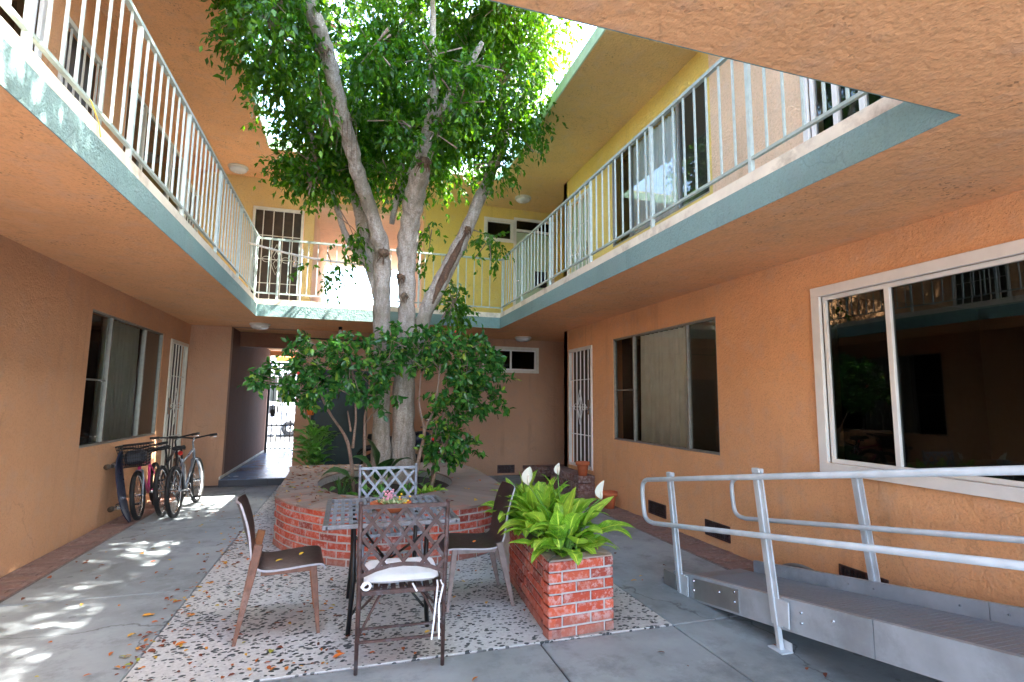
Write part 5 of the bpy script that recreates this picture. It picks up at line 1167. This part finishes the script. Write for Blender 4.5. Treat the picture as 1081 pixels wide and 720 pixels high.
def shell_chair(label, loc, rz, legmats, swap=False):
    r = root('moulded_chair', label, 'chair', loc, rz)
    prof = [(0.245, 0.405), (0.235, 0.435), (0.20, 0.452), (0.10, 0.450), (0.0, 0.442), (-0.10, 0.438), (-0.165, 0.450), (-0.20, 0.490), (-0.215, 0.56), (-0.225, 0.64), (-0.245, 0.73), (-0.275, 0.82), (-0.295, 0.865)]
    wid = [0.21, 0.222, 0.232, 0.235, 0.232, 0.226, 0.22, 0.215, 0.215, 0.215, 0.212, 0.205, 0.185]
    P = spline([(a, b, c) for (a, b), c in zip(prof, wid)], 4); nP = len(P); nj = 11; V = []; F = []
    Tn = []
    for i in range(nP):
        a, b = P[max(0, i - 1)], P[min(nP - 1, i + 1)]; t = Vector((0, b[0] - a[0], b[1] - a[1])).normalized(); Tn.append(Vector((0, t.z, -t.y)))   # normal
    for side in (0, 1):
        for i in range(nP):
            y, z, w_ = P[i]; back = max(0, (z - 0.5) / 0.35)
            for j in range(nj):
                u = (j / (nj - 1) * 2 - 1); x = u * w_; dish = (0.014 * (1 - u * u)) * (1 if z < 0.5 else -0.0) ; bow = -0.035 * (1 - u * u) * min(1, back * 2)
                p = Vector((x, y + bow, z - dish)) - Tn[i] * (0.013 * side); V.append(tuple(p))
    nn = nP * nj
    for i in range(nP - 1):
        for j in range(nj - 1): a = i * nj + j; F.append((a, a + 1, a + nj + 1, a + nj)); F.append((nn + a, nn + a + nj, nn + a + nj + 1, nn + a + 1))
    m1 = MB(); m1.add(V, F); sh_ = mk('shell', m1, M['brownplastic'], r, local=True, smooth=True)
    E = []
    def edge(idx):
        for a, b in zip(idx[:-1], idx[1:]): E.append((a, b, nn + b, nn + a))
    edge([i * nj for i in range(nP)]); edge([i * nj + nj - 1 for i in range(nP)][::-1]); edge(list(range(nj))[::-1]); edge([(nP - 1) * nj + j for j in range(nj)])
    m1 = MB(); m1.add(V, E); mk('edge_trim', m1, M['greyrim'], sh_, local=True)
    def leg(top, bot, wt, wb, mat):
        a, b = Vector(top), Vector(bot); m2 = MB(); d = (b - a).normalized(); sx = Vector((1, 0, 0)); sy = d.cross(sx).normalized(); V2 = []
        for p, w_ in ((a, wt), (a.lerp(b, .3), wt * .95), (b, wb)):
            for (i, j) in ((-1, -.45), (-.8, -.6), (.8, -.6), (1, -.45), (1, .45), (.8, .6), (-.8, .6), (-1, .45)): V2.append(p + sy * (i * w_ / 2) + sx * (j * w_ / 2))
        F2 = [(k * 8 + i, k * 8 + (i + 1) % 8, (k + 1) * 8 + (i + 1) % 8, (k + 1) * 8 + i) for k in range(2) for i in range(8)] + [tuple(range(8))[::-1], tuple(range(16, 24))]
        m2.add(V2, F2); mk('leg', m2, M[mat], r, local=True)
    for s_, ml in ((-1, legmats[0]), (1, legmats[1])):
        leg((s_ * 0.205, 0.165, 0.437), (s_ * 0.225, 0.215, 0.0), 0.042, 0.022, ml)
        leg((s_ * 0.212, -0.175, 0.47 if legmats[2] == 0 else 0.60), (s_ * 0.232, -0.285, 0.0), 0.052, 0.022, ml)
        m2 = MB(); m2.bar((s_ * 0.19, 0.16, 0.415), (s_ * 0.19, -0.15, 0.415), 0.03, 0.03); mk('seat_rail', m2, M[ml], r, local=True)
    m2 = MB(); m2.bar((-0.19, 0.15, 0.418), (0.19, 0.15, 0.418), 0.03, 0.026); m2.bar((-0.19, -0.14, 0.41), (0.19, -0.14, 0.41), 0.03, 0.026); mk('seat_rail', m2, M[legmats[0]], r, local=True)
    return r
shell_chair('dark brown moulded chair with orange brown wooden legs left of the table', (-0.36, 4.08, 0), R_(-84), ('orangewood', 'woodleg', 1))
shell_chair('dark brown moulded chair with grey brown legs right of the table against the long planter', (0.985, 4.20, 0), R_(88), ('greyleg', 'greyleg', 0))

# ================================================================= RAMP
RP = root('access_ramp', 'aluminium wheelchair ramp with tubular handrails along the right wall', 'ramp', (2.72, 4.0, 0))
X0, X1 = 2.70, 3.60; YN, YF = -0.6, 4.10
DK = 0.085
def dz(y): return 0.175 + 0.157 * (3.68 - y)
def slab_quad(mb, x0, x1, ya, yb, za, zb, th):
    V = [(x0, ya, za), (x1, ya, za), (x1, yb, zb), (x0, yb, zb), (x0, ya, za - th), (x1, ya, za - th), (x1, yb, zb - th), (x0, yb, zb - th)]
    mb.add(V, [(0, 1, 2, 3), (7, 6, 5, 4), (0, 4, 5, 1), (1, 5, 6, 2), (2, 6, 7, 3), (3, 7, 4, 0)])
# deck panels (ribbed planks)
edges = [4.05, 2.20, 1.30, 0.0, YN]
for a, b in zip(edges[:-1], edges[1:]):
    mb = MB(); n = 9
    for k in range(n):
        xa = X0 + 0.03 + (X1 - X0 - 0.06) * k / n; xb = X0 + 0.03 + (X1 - X0 - 0.06) * (k + 1) / n - 0.002; slab_quad(mb, xa, xb, b + 0.004, a - 0.004, dz(b + .004) - DK, dz(a - .004) - DK, 0.02)
    for k in range(int((a - b) / 0.045)):
        ya = b + 0.03 + k * 0.045
        slab_quad(mb, X0 + 0.04, X1 - 0.04, ya, ya + 0.008, dz(ya) - DK + 0.0025, dz(ya + .008) - DK + 0.0025, 0.004)
    mk('deck_panel', mb, M['aludeck'], RP)
mb = MB(); slab_quad(mb, X0 + 0.03, X1 - 0.03, 4.05, 4.22, dz(4.05) - DK - 0.001, 0.010, 0.009); mk('toe_plate', mb, M['aludeck'], RP)
# outer side beam in two lengths, inner beam and kerb
for (a, b) in ((3.98, 2.20), (2.195, 0.9), (0.895, YN)):
    mb = MB(); slab_quad(mb, X0 - 0.012, X0 + 0.025, b, a, dz(b) + 0.012, dz(a) + 0.012, 0.195); mk('side_beam', mb, M['alu'], RP)
    mb = MB(); slab_quad(mb, X1 - 0.02, X1 + 0.01, b, a + (0.08 if a > 3.9 else 0), dz(b) + 0.012, dz(a + (0.08 if a > 3.9 else 0)) + 0.012, 0.195); mk('kerb_plate', mb, M['alu'], RP)
mb = MB(); slab_quad(mb, X0 - 0.019, X0 - 0.0125, 3.20, 3.70, dz(3.20) - 0.010, dz(3.70) - 0.010, 0.155); sp_ = mk('splice_plate', mb, M['aluplate'], RP)
mb = MB()
for y, oz in ((3.70, -.03), (3.70, -.10), (3.24, -.03), (3.24, -.10), (3.40, -0.06)): mb.lathe([(0, -0.0), (0.009, 0.0), (0.007, 0.007), (0, 0.009)], 8, (0, 0, 0)) if False else mb.tube([(X0 - 0.018, y, dz(y) + oz), (X0 - 0.026, y, dz(y) + oz)], [0.010, 0.007], 8)
for y, oz in ((2.66, -.05), (2.44, -.05), (2.66, -.11), (1.1, -.06), (0.75, -.06)): mb.tube([(X0 - 0.011, y, dz(y) + oz), (X0 - 0.022, y, dz(y) + oz)], [0.010, 0.007], 8)
for y in (3.7, 3.1, 2.9, 2.35, 2.1, 1.6, 1.4):
    for oz in (-0.035,): mb.tube([(X1 - 0.021, y, dz(y) + oz), (X1 - 0.028, y, dz(y) + oz)], [0.008, 0.006], 8)
mk('bolts', mb, M['chrome'], RP)
def post(x, y, h, foot, nm='post'):
    n_ = Vector((0, 0.155, 1)).normalized(); b0 = Vector((x, y, dz(y) - 0.16)); t0 = Vector((x, y, dz(y))) + n_ * h
    mb = MB(); mb.bar(b0, t0, 0.042, 0.020, (0, 1, 0.0)); mb.bar(b0 + Vector((-0.006, 0.026, 0)), t0 + Vector((-0.006, 0.026, 0)), 0.010, 0.034, (0, 1, 0)); mb.bar(b0 + Vector((-0.006, -0.026, 0)), t0 + Vector((-0.006, -0.026, 0)), 0.010, 0.034, (0, 1, 0)); p = mk('post', mb, M['alupost'], RP)
    mb = MB(); mb.box((x - 0.022, t0.y - 0.035, t0.z - 0.02), (x + 0.022, t0.y + 0.035, t0.z + 0.012), 0.005); mk('clamp', mb, M['alupost'], p)
    if foot:
        mb = MB(); mb.bar(b0, (x, b0.y - 0.02, 0.005), 0.030, 0.012, (0, 1, 0)); mb.bar(b0 + Vector((0, .02, 0)), (x, b0.y + 0.0, 0.005), 0.006, 0.03, (0, 1, 0)); mb.box((x - 0.045, b0.y - 0.07, 0.0), (x + 0.045, b0.y + 0.05, 0.009), 0.002); mb.box((x + 0.03, b0.y - 0.07, 0.009), (x + 0.036, b0.y + 0.05, 0.06)); mk('foot', mb, M['alupost'], p)
    mb = MB(); mb.box((x - 0.012, y - 0.10, dz(y) - 0.15), (x + 0.0, y + 0.05, dz(y) + 0.01), 0.004); mk('bracket', mb, M['alupost'], p)
for y, ft in ((3.86, False), (2.84, True), (0.85, True), (-0.3, True)): post(X0 - 0.022, y, 0.80 if y > 3.5 else 0.80, ft)
for y in (2.90, 1.45, 0.0): post(X1 + 0.022, y, 0.74, False)
def zr(y, h): return dz(y) + h
def rails(x, yfar, htop, hmid, ynear=YN):
    top = lambda y: dz(y) + htop; mid = lambda y: dz(y) + hmid
    P = [(x, ynear, top(ynear)), (x, yfar - 0.14, top(yfar - 0.14)), (x, yfar - 0.05, top(yfar - 0.05) - 0.008), (x, yfar, top(yfar) - 0.07), (x, yfar - 0.02, mid(yfar) + 0.10), (x, yfar - 0.07, mid(yfar - 0.07) + 0.025), (x, yfar - 0.17, mid(yfar - 0.17)), (x, ynear, mid(ynear))]
    mb = MB(); mb.tube([P[0], P[1]] + [tuple(p) for p in spline(P[1:7], 5)[1:-1]] + [P[6], P[7]], 0.0195, 14); mk('handrail', mb, M['alupost'], RP, smooth=True)
rails(X0 - 0.055, 4.38, 0.765, 0.385); rails(X1 + 0.0, 4.33, 0.745, 0.375)
# wheel-like end bracket at post 1
mb = MB(); mb.box((X0 - 0.03, 3.93, 0.0), (X0 - 0.022, 4.10, 0.12), 0.002); mb.box((X0 - 0.03, 3.93, 0.0), (X0 + 0.03, 4.10, 0.008)); mk('end_bracket', mb, M['aluplate'], RP)
# hose behind ramp kerb
mb = MB(); mb.tube([tuple(p) for p in spline([(3.76, 3.98, 0.02), (3.77, 3.9, 0.11), (3.78, 3.72, 0.16), (3.79, 3.5, 0.13), (3.80, 3.2, 0.05), (3.80, 2.4, 0.03)], 6)], 0.016, 8); tag(mk('hose', mb, M['aluplate'], at=(3.76, 3.98, 0), smooth=True), 'grey hose lying between the ramp and the right wall', 'hose')

# ================================================================= BICYCLES
def bike(label, loc, rz, lean, frame, rimmat, front_far=True, basket=False, reflector=False, small=1.0, frontrim=None, bag=False):
    r = root('bicycle', label, 'bicycle', loc, rz, 'bicycles parked against the left wall'); r.rotation_euler = (0, lean, rz)
    fm = M[frame]; R0 = 0.33 * small
    yr, yf = -0.52 * small, 0.54 * small
    for y, rm in ((yr, rimmat), (yf, frontrim or rimmat)):
        m1 = MB(); m1.torus((0, y, R0), (1, 0, 0), R0 - 0.026, 0.028, 36, 8); wv = mk('wheel', m1, M['rubber'], r, local=True, smooth=True)
        m1 = MB(); m1.torus((0, y, R0), (1, 0, 0), R0 - 0.055, 0.011, 36, 6); mk('rim', m1, M[rm], wv, local=True, smooth=True)
        m1 = MB()
        for k in range(20):
            a = k * 6.283 / 20; m1.tube([(0.02 * (-1) ** k, y, R0), (0, y + (R0 - 0.05) * math.cos(a), R0 + (R0 - 0.05) * math.sin(a))], 0.0018, 4, False)
        m1.tube([(-0.045, y, R0), (0.045, y, R0)], 0.018, 8); mk('spokes', m1, M['chrome'], wv, local=True)
    bb = (0, -0.06 * small, 0.28 * small); st = (0, -0.20 * small, 0.72 * small); ht = (0, 0.36 * small, 0.80 * small); hb = (0, 0.40 * small, 0.66 * small)
    m1 = MB(); m1.tube([bb, st], 0.016, 10); m1.tube([bb, hb], 0.019, 10); m1.tube([(0, -0.185 * small, 0.66 * small), ht], 0.016, 10); m1.tube([ht, hb], 0.020, 10)
    for s_ in (-1, 1): m1.tube([(s_ * 0.012, bb[1], bb[2]), (s_ * 0.05, yr, R0)], 0.009, 8); m1.tube([(s_ * 0.012, -0.19 * small, 0.66 * small), (s_ * 0.05, yr, R0)], 0.008, 8)
    mk('frame', m1, fm, r, local=True, smooth=True)
    m1 = MB()
    for s_ in (-1, 1): m1.tube([(s_ * 0.035, 0.405 * small, 0.65 * small), (s_ * 0.05, 0.46 * small, 0.5 * small), (s_ * 0.05, yf, R0)], 0.012, 8)
    m1.tube([(-0.035, 0.405 * small, 0.65 * small), (0.035, 0.405 * small, 0.65 * small)], 0.014, 8); m1.tube([ht, (0, 0.335 * small, 0.90 * small), (0, 0.40 * small, 0.95 * small)], 0.013, 8); mk('fork', m1, M['silver'] if frame != 'black' else fm, r, local=True, smooth=True)
    m1 = MB(); m1.tube([(-0.30, 0.34 * small, 0.99 * small), (-0.18, 0.40 * small, 0.98 * small), (0, 0.41 * small, 0.95 * small), (0.18, 0.40 * small, 0.98 * small), (0.30, 0.34 * small, 0.99 * small)], 0.012, 8); hd_ = mk('handlebar', m1, M['black'], r, local=True, smooth=True)
    for s_ in (-1, 1): m1 = MB(); m1.tube([(s_ * 0.21, 0.385 * small, 0.982 * small), (s_ * 0.31, 0.335 * small, 0.991 * small)], 0.018, 8); mk('grip', m1, M['rubber'], hd_, local=True, smooth=True)
    for s_ in (-1, 1): m1 = MB(); m1.tube([(s_ * 0.17, 0.42 * small, 0.975 * small), (s_ * 0.23, 0.46 * small, 0.95 * small), (s_ * 0.29, 0.42 * small, 0.955 * small)], 0.006, 6); mk('brake_lever', m1, M['chrome'], hd_, local=True, smooth=True)
    m1 = MB(); V = []
    prof = [(-0.15, 0.075), (-0.12, 0.085), (-0.06, 0.07), (0.0, 0.04), (0.08, 0.022), (0.13, 0.012)]
    m1.tube([st, (0, -0.235 * small, 0.86 * small)], 0.013, 8); P = []
    for y, w_ in prof: P.append([(w_ * u, -0.22 * small + y, 0.895 * small - 0.022 * abs(u) ** 2 + (0.012 if y < -0.1 else 0)) for u in (-1, -0.6, 0, 0.6, 1)])
    for a in (0, 1): m1.grid([[(x, y, z - 0.035 * a * (1 - 0.3 * abs(x) * 8)) for x, y, z in row] for row in P])
    n_ = len(prof)
    for row_i in range(n_ - 1):
        for e in (0, 4):
            a, b = P[row_i][e], P[row_i + 1][e]; m1.add([a, b, (b[0] * .7, b[1], b[2] - 0.035), (a[0] * .7, a[1], a[2] - 0.035)], [(0, 1, 2, 3)])
    a = P[0]; m1.add([*a, *[(x * .8, y, z - 0.035) for x, y, z in a]], [(0, 1, 6, 5), (1, 2, 7, 6), (2, 3, 8, 7), (3, 4, 9, 8)])
    mk('saddle', m1, M['rubber'], r, local=True, smooth=True)
    m1 = MB(); m1.torus((0.05, bb[1], bb[2]), (1, 0, 0), 0.085, 0.006, 24, 6); m1.tube([(0.055, bb[1], bb[2]), (0.07, bb[1] + 0.12, bb[2] - 0.12)], 0.009, 6); m1.tube([(-0.055, bb[1], bb[2]), (-0.07, bb[1] - 0.12, bb[2] + 0.12)], 0.009, 6); m1.tube([(-0.05, bb[1], bb[2]), (0.05, bb[1], bb[2])], 0.018, 8); mk('crank', m1, M['chrome'], r, local=True, smooth=True)
    for s_ in (-1, 1):
        m1 = MB(); m1.box((s_ * 0.075, bb[1] + s_ * 0.12 - 0.04, bb[2] - s_ * 0.12 - 0.012), (s_ * 0.165, bb[1] + s_ * 0.12 + 0.04, bb[2] - s_ * 0.12 + 0.012), 0.004); mk('pedal', m1, M['black'], r, local=True)
    if reflector:
        m1 = MB(); m1.lathe([(0, -0.005), (0.03, -0.004), (0.03, 0.006), (0, 0.012)], 14); m1.v = [(x, -0.27 * small - z, 0.80 * small + y) for x, y, z in m1.v]; mk('reflector', m1, M['red'], r, local=True, smooth=True)
    if bag:
        m1 = MB(); m1.bar((0, -0.25, 0.74), (0, -0.72, 0.74), 0.11, 0.012)
        for s_ in (-1, 1): m1.tube([(s_ * 0.05, -0.66, 0.74), (s_ * 0.05, yr, R0)], 0.005, 6)
        rk = mk('rack', m1, M['black'], r, local=True)
        m1 = MB(); m1.box((-0.11, -0.70, 0.75), (0.11, -0.34, 0.93), 0.045); mk('rack_bag', m1, M['rubber'], rk, local=True, smooth=False)
    if basket:
        m1 = MB(); c = Vector((0, 0.56 * small, 0.86 * small)); w0_, w1_, d0, d1, h_ = 0.12, 0.175, 0.11, 0.15, 0.27
        def q(u, v, t):
            ww = w0_ + (w1_ - w0_) * t; dd = d0 + (d1 - d0) * t; return (c.x + u * ww, c.y + v * dd, c.z - 0.12 + h_ * t)
        lp = [(-1, -1), (-.5, -1), (0, -1), (.5, -1), (1, -1), (1, 0), (1, 1), (.5, 1), (0, 1), (-.5, 1), (-1, 1), (-1, 0), (-1, -1)]
        for t in (0, .14, .28, .42, .56, .7, .85, 1): m1.tube([q(u, v, t) for u, v in lp], 0.004 if t < 1 else 0.008, 5)
        for i in range(12):
            for f_ in (0, .33, .66): u = lp[i][0] + (lp[i + 1][0] - lp[i][0]) * f_; v = lp[i][1] + (lp[i + 1][1] - lp[i][1]) * f_; m1.tube([q(u, v, 0), q(u, v, 1)], 0.003, 4)
        m1.box(q(-1, -1, 0), q(1, 1, 0.02)); mk('basket', m1, M['black'], r, local=True)
        m1 = MB(); m1.box((c.x - .11, c.y - .09, c.z - .10), (c.x + .11, c.y + .09, c.z + .08), 0.04); mk('basket_bag', m1, M['darkfloor'], r, local=True)
    return r
bike('silver framed bicycle with one white rim, outermost of the three bicycles', (-2.08, 8.47, 0), R_(0), R_(-4), 'silver', 'chrome', reflector=True, frontrim='whiterim')
bike('black bicycle between the silver one and the pink one', (-2.28, 8.58, 0), R_(4), R_(-6), 'black', 'chrome', reflector=False)
bike('pink framed bicycle with a black wire basket, nearest the left wall', (-2.52, 8.42, 0), R_(186), R_(6), 'pink', 'chrome', basket=True, small=0.93)
# skateboard
SK = root('skateboard', 'dark longboard standing on end against the left wall beside the bicycles', 'skateboard', (-2.56, 7.72, 0), 0)
m1 = MB(); P = []
for i in range(17):
    t = i / 16; z = 0.02 + 0.86 * t; w_ = 0.10 * (1 - abs(2 * t - 1) ** 4 * 0.75) + 0.005; off = 0.05 * (abs(2 * t - 1) ** 3); x = 0.0 - 0.16 * t + off
    P.append([(x + 0.008 * abs(u), u * w_ * 1.0, z) for u in (-1, -.5, 0, .5, 1)])
m1.grid(P); m1.grid([[(x + 0.013, y, z) for x, y, z in row] for row in P]); 
for e in (0, 4):
    for i in range(16): a, b = P[i][e], P[i + 1][e]; m1.add([a, b, (b[0] + .013, b[1], b[2]), (a[0] + .013, a[1], a[2])], [(0, 1, 2, 3)])
mk('deck', m1, M['navy'], SK, local=True, smooth=True)
for z in (0.20, 0.70):
    m1 = MB(); m1.bar((-0.02 - 0.16 * z, 0, z), (-0.07 - 0.16 * z, 0, z), 0.05, 0.05); m1.tube([(-0.075 - 0.16 * z, -0.09, z), (-0.075 - 0.16 * z, 0.09, z)], 0.007, 6); tk = mk('truck', m1, M['chrome'], SK, local=True)
    for s_ in (-1, 1):
        m1 = MB(); m1.tube([(-0.075 - 0.16 * z, s_ * 0.085, z), (-0.075 - 0.16 * z, s_ * 0.125, z)], 0.033, 14); mk('wheel', m1, M['doorbrown'], tk, local=True, smooth=True)

# motorcycle behind the tree, side on
MC = root('motorcycle', 'dark motorcycle parked by the back wall behind the fig tree', 'motorcycle', (1.15, 9.95, 0), R_(-90))
for y in (-0.62, 0.66):
    m1 = MB(); m1.torus((0, y, 0.30), (1, 0, 0), 0.235, 0.06, 30, 10); wv = mk('wheel', m1, M['rubber'], MC, local=True, smooth=True)
    m1 = MB(); m1.torus((0, y, 0.30), (1, 0, 0), 0.16, 0.02, 24, 6); m1.tube([(-0.05, y, 0.3), (0.05, y, 0.3)], 0.05, 10)
    for k in range(6): a = k * 1.047; m1.bar((0, y, 0.3), (0, y + 0.16 * math.cos(a), 0.3 + 0.16 * math.sin(a)), 0.02, 0.03, (1, 0, 0))
    mk('rim', m1, M['chrome'], wv, local=True, smooth=True)
def blob(name, pts, mat, n=12):
    m1 = MB(); P = spline([(*p, ) for p in pts], 4); m1.tube([p[:3] for p in P], [float(p[3]) for p in P], n); return mk(name, m1, M[mat], MC, local=True, smooth=True)
blob('fuel_tank', [(0, 0.42, 0.78, .05), (0, 0.25, 0.83, .14), (0, 0.02, 0.80, .13), (0, -0.12, 0.75, .06)], 'navy')
blob('seat', [(0, -0.05, 0.76, .07), (0, -0.30, 0.76, .10), (0, -0.60, 0.84, .09), (0, -0.78, 0.88, .04)], 'rubber')
blob('engine', [(0, 0.22, 0.42, .10), (0, 0.05, 0.40, .17), (0, -0.15, 0.42, .13)], 'black')
blob('exhaust', [(0.14, 0.1, 0.28, .03), (0.16, -0.3, 0.30, .05), (0.17, -0.75, 0.42, .055)], 'chrome')
blob('front_fairing', [(0, 0.40, 0.95, .08), (0, 0.55, 0.88, .14), (0, 0.66, 0.76, .07)], 'black')
blob('rear_fender', [(0, -0.55, 0.70, .06), (0, -0.80, 0.66, .05), (0, -0.95, 0.55, .03)], 'black')
m1 = MB()
for s_ in (-1, 1): m1.tube([(s_ * 0.09, 0.42, 0.90), (s_ * 0.09, 0.66, 0.30)], 0.022, 8)
mk('fork', m1, M['chrome'], MC, local=True, smooth=True)
m1 = MB(); m1.tube([(-0.36, 0.22, 1.02), (-0.15, 0.38, 1.0), (0.15, 0.38, 1.0), (0.36, 0.22, 1.02)], 0.014, 8); mk('handlebar', m1, M['black'], MC, local=True, smooth=True)
for s_ in (-1, 1):
    m1 = MB(); m1.tube([(s_ * 0.25, 0.32, 1.02), (s_ * 0.28, 0.34, 1.14)], 0.006, 6); m1.lathe([(0, -0.03), (0.05, -0.02), (0.055, 0.02), (0, 0.03)], 12, (s_ * 0.29, 0.34, 1.16)); mk('mirror', m1, M['chrome'], MC, local=True, smooth=True)

# ================================================================= LEAF LITTER
def litter(n, region, zf, seed, size=(0.018, 0.04)):
    rng = np.random.default_rng(seed); P = []
    while len(P) < n:
        x, y = region(rng)
        z = zf(x, y)
        if z is not None: P.append((x, y, z))
    P = np.array(P); a = rng.uniform(0, 6.283, n); D = np.stack([np.cos(a), np.sin(a), rng.uniform(-0.02, 0.15, n)], 1); D /= np.linalg.norm(D, axis=1)[:, None]
    Nn = np.stack([rng.normal(0, .25, n), rng.normal(0, .25, n), np.ones(n)], 1); Ls = rng.uniform(*size, n) * (1 + 0.5 * (rng.random(n) > 0.9))
    return leaves_np(P, D, Nn, Ls, Ls * 0.5, True)
def in_poly(x, y, P):
    c = False; j = len(P) - 1
    for i in range(len(P)):
        if (P[i].y > y) != (P[j].y > y) and x < (P[j].x - P[i].x) * (y - P[i].y) / (P[j].y - P[i].y) + P[i].x: c = not c
        j = i
    return c
def gz(x, y):
    if in_poly(x, y, O_) or in_poly(x, y, Q): return None
    return 0.010
def reg(r):
    k = r.random()
    if k < 0.40: return r.uniform(-1.25, 0.1), 3.4 + 3.4 * r.random() ** 1.3
    if k < 0.62: return r.normal(-1.12, 0.08), r.uniform(3.6, 8.0)
    if k < 0.82: return r.uniform(-2.4, -1.0), r.uniform(3.2, 9.5)
    return r.uniform(-1, 3.2), r.uniform(2.2, 5.0)
def capz(x, y):
    if in_poly(x, y, O_):
        d = Vector((x, y)) - ctr
        if (d.x / 0.84) ** 2 + (d.y / 1.22) ** 2 > 1.02: return 0.512
    return None
V1, F1 = litter(480, reg, gz, 3, (0.022, 0.052)); V2, F2 = litter(230, lambda r: (r.uniform(-0.75, 0.2), r.uniform(5.6, 8.9)) if r.random() < .75 else (r.uniform(-.7, 1.9), r.uniform(5.2, 8.9)), capz, 5, (0.03, 0.065))
V = np.concatenate([V1, V2]); F = np.concatenate([F1, F2 + len(V1)])
e = bpy.data.objects.new('fallen_leaves', None)
class _P: pass
off0 = root('tmp', 'x', 'x'); o = mk_np('fallen_leaves', V, F, M['litter'], off0); o.parent = None; bpy.data.objects.remove(off0); bpy.data.objects.remove(e)
tag(o, 'scattered orange, yellow and brown fallen leaves on paving and planter coping', 'leaf litter', kind='stuff')
# a few leaves lying on the furniture
def curl(name, label, x, y, z, rz, ln, mt_):
    m1 = MB(); blade(m1, (0, 0, 0.006), (math.cos(rz), math.sin(rz), 0.25), ln, ln * 0.5, 0.5, nseg=6); tag(mk(name, m1, M[mt_], local=True, smooth=True), label, 'leaf').location = (x, y, z)
curl('fallen_leaf', 'large orange fallen leaf lying on the paving left of the front lattice chair', -0.02, 3.48, 0.006, 0.3, 0.075, 'orange')
curl('fallen_leaf', 'curled yellow leaf near the rear of the left moulded chair seat', -0.42, 3.98, 0.448, 0.5, 0.05, 'floweryellow')
curl('fallen_leaf', 'curled yellow leaf in the middle of the left moulded chair seat', -0.28, 4.10, 0.448, 1.0, 0.05, 'floweryellow')
curl('fallen_leaf', 'curled yellow leaf on the seat of the right moulded chair', 0.98, 4.12, 0.442, 0.8, 0.045, 'orange')
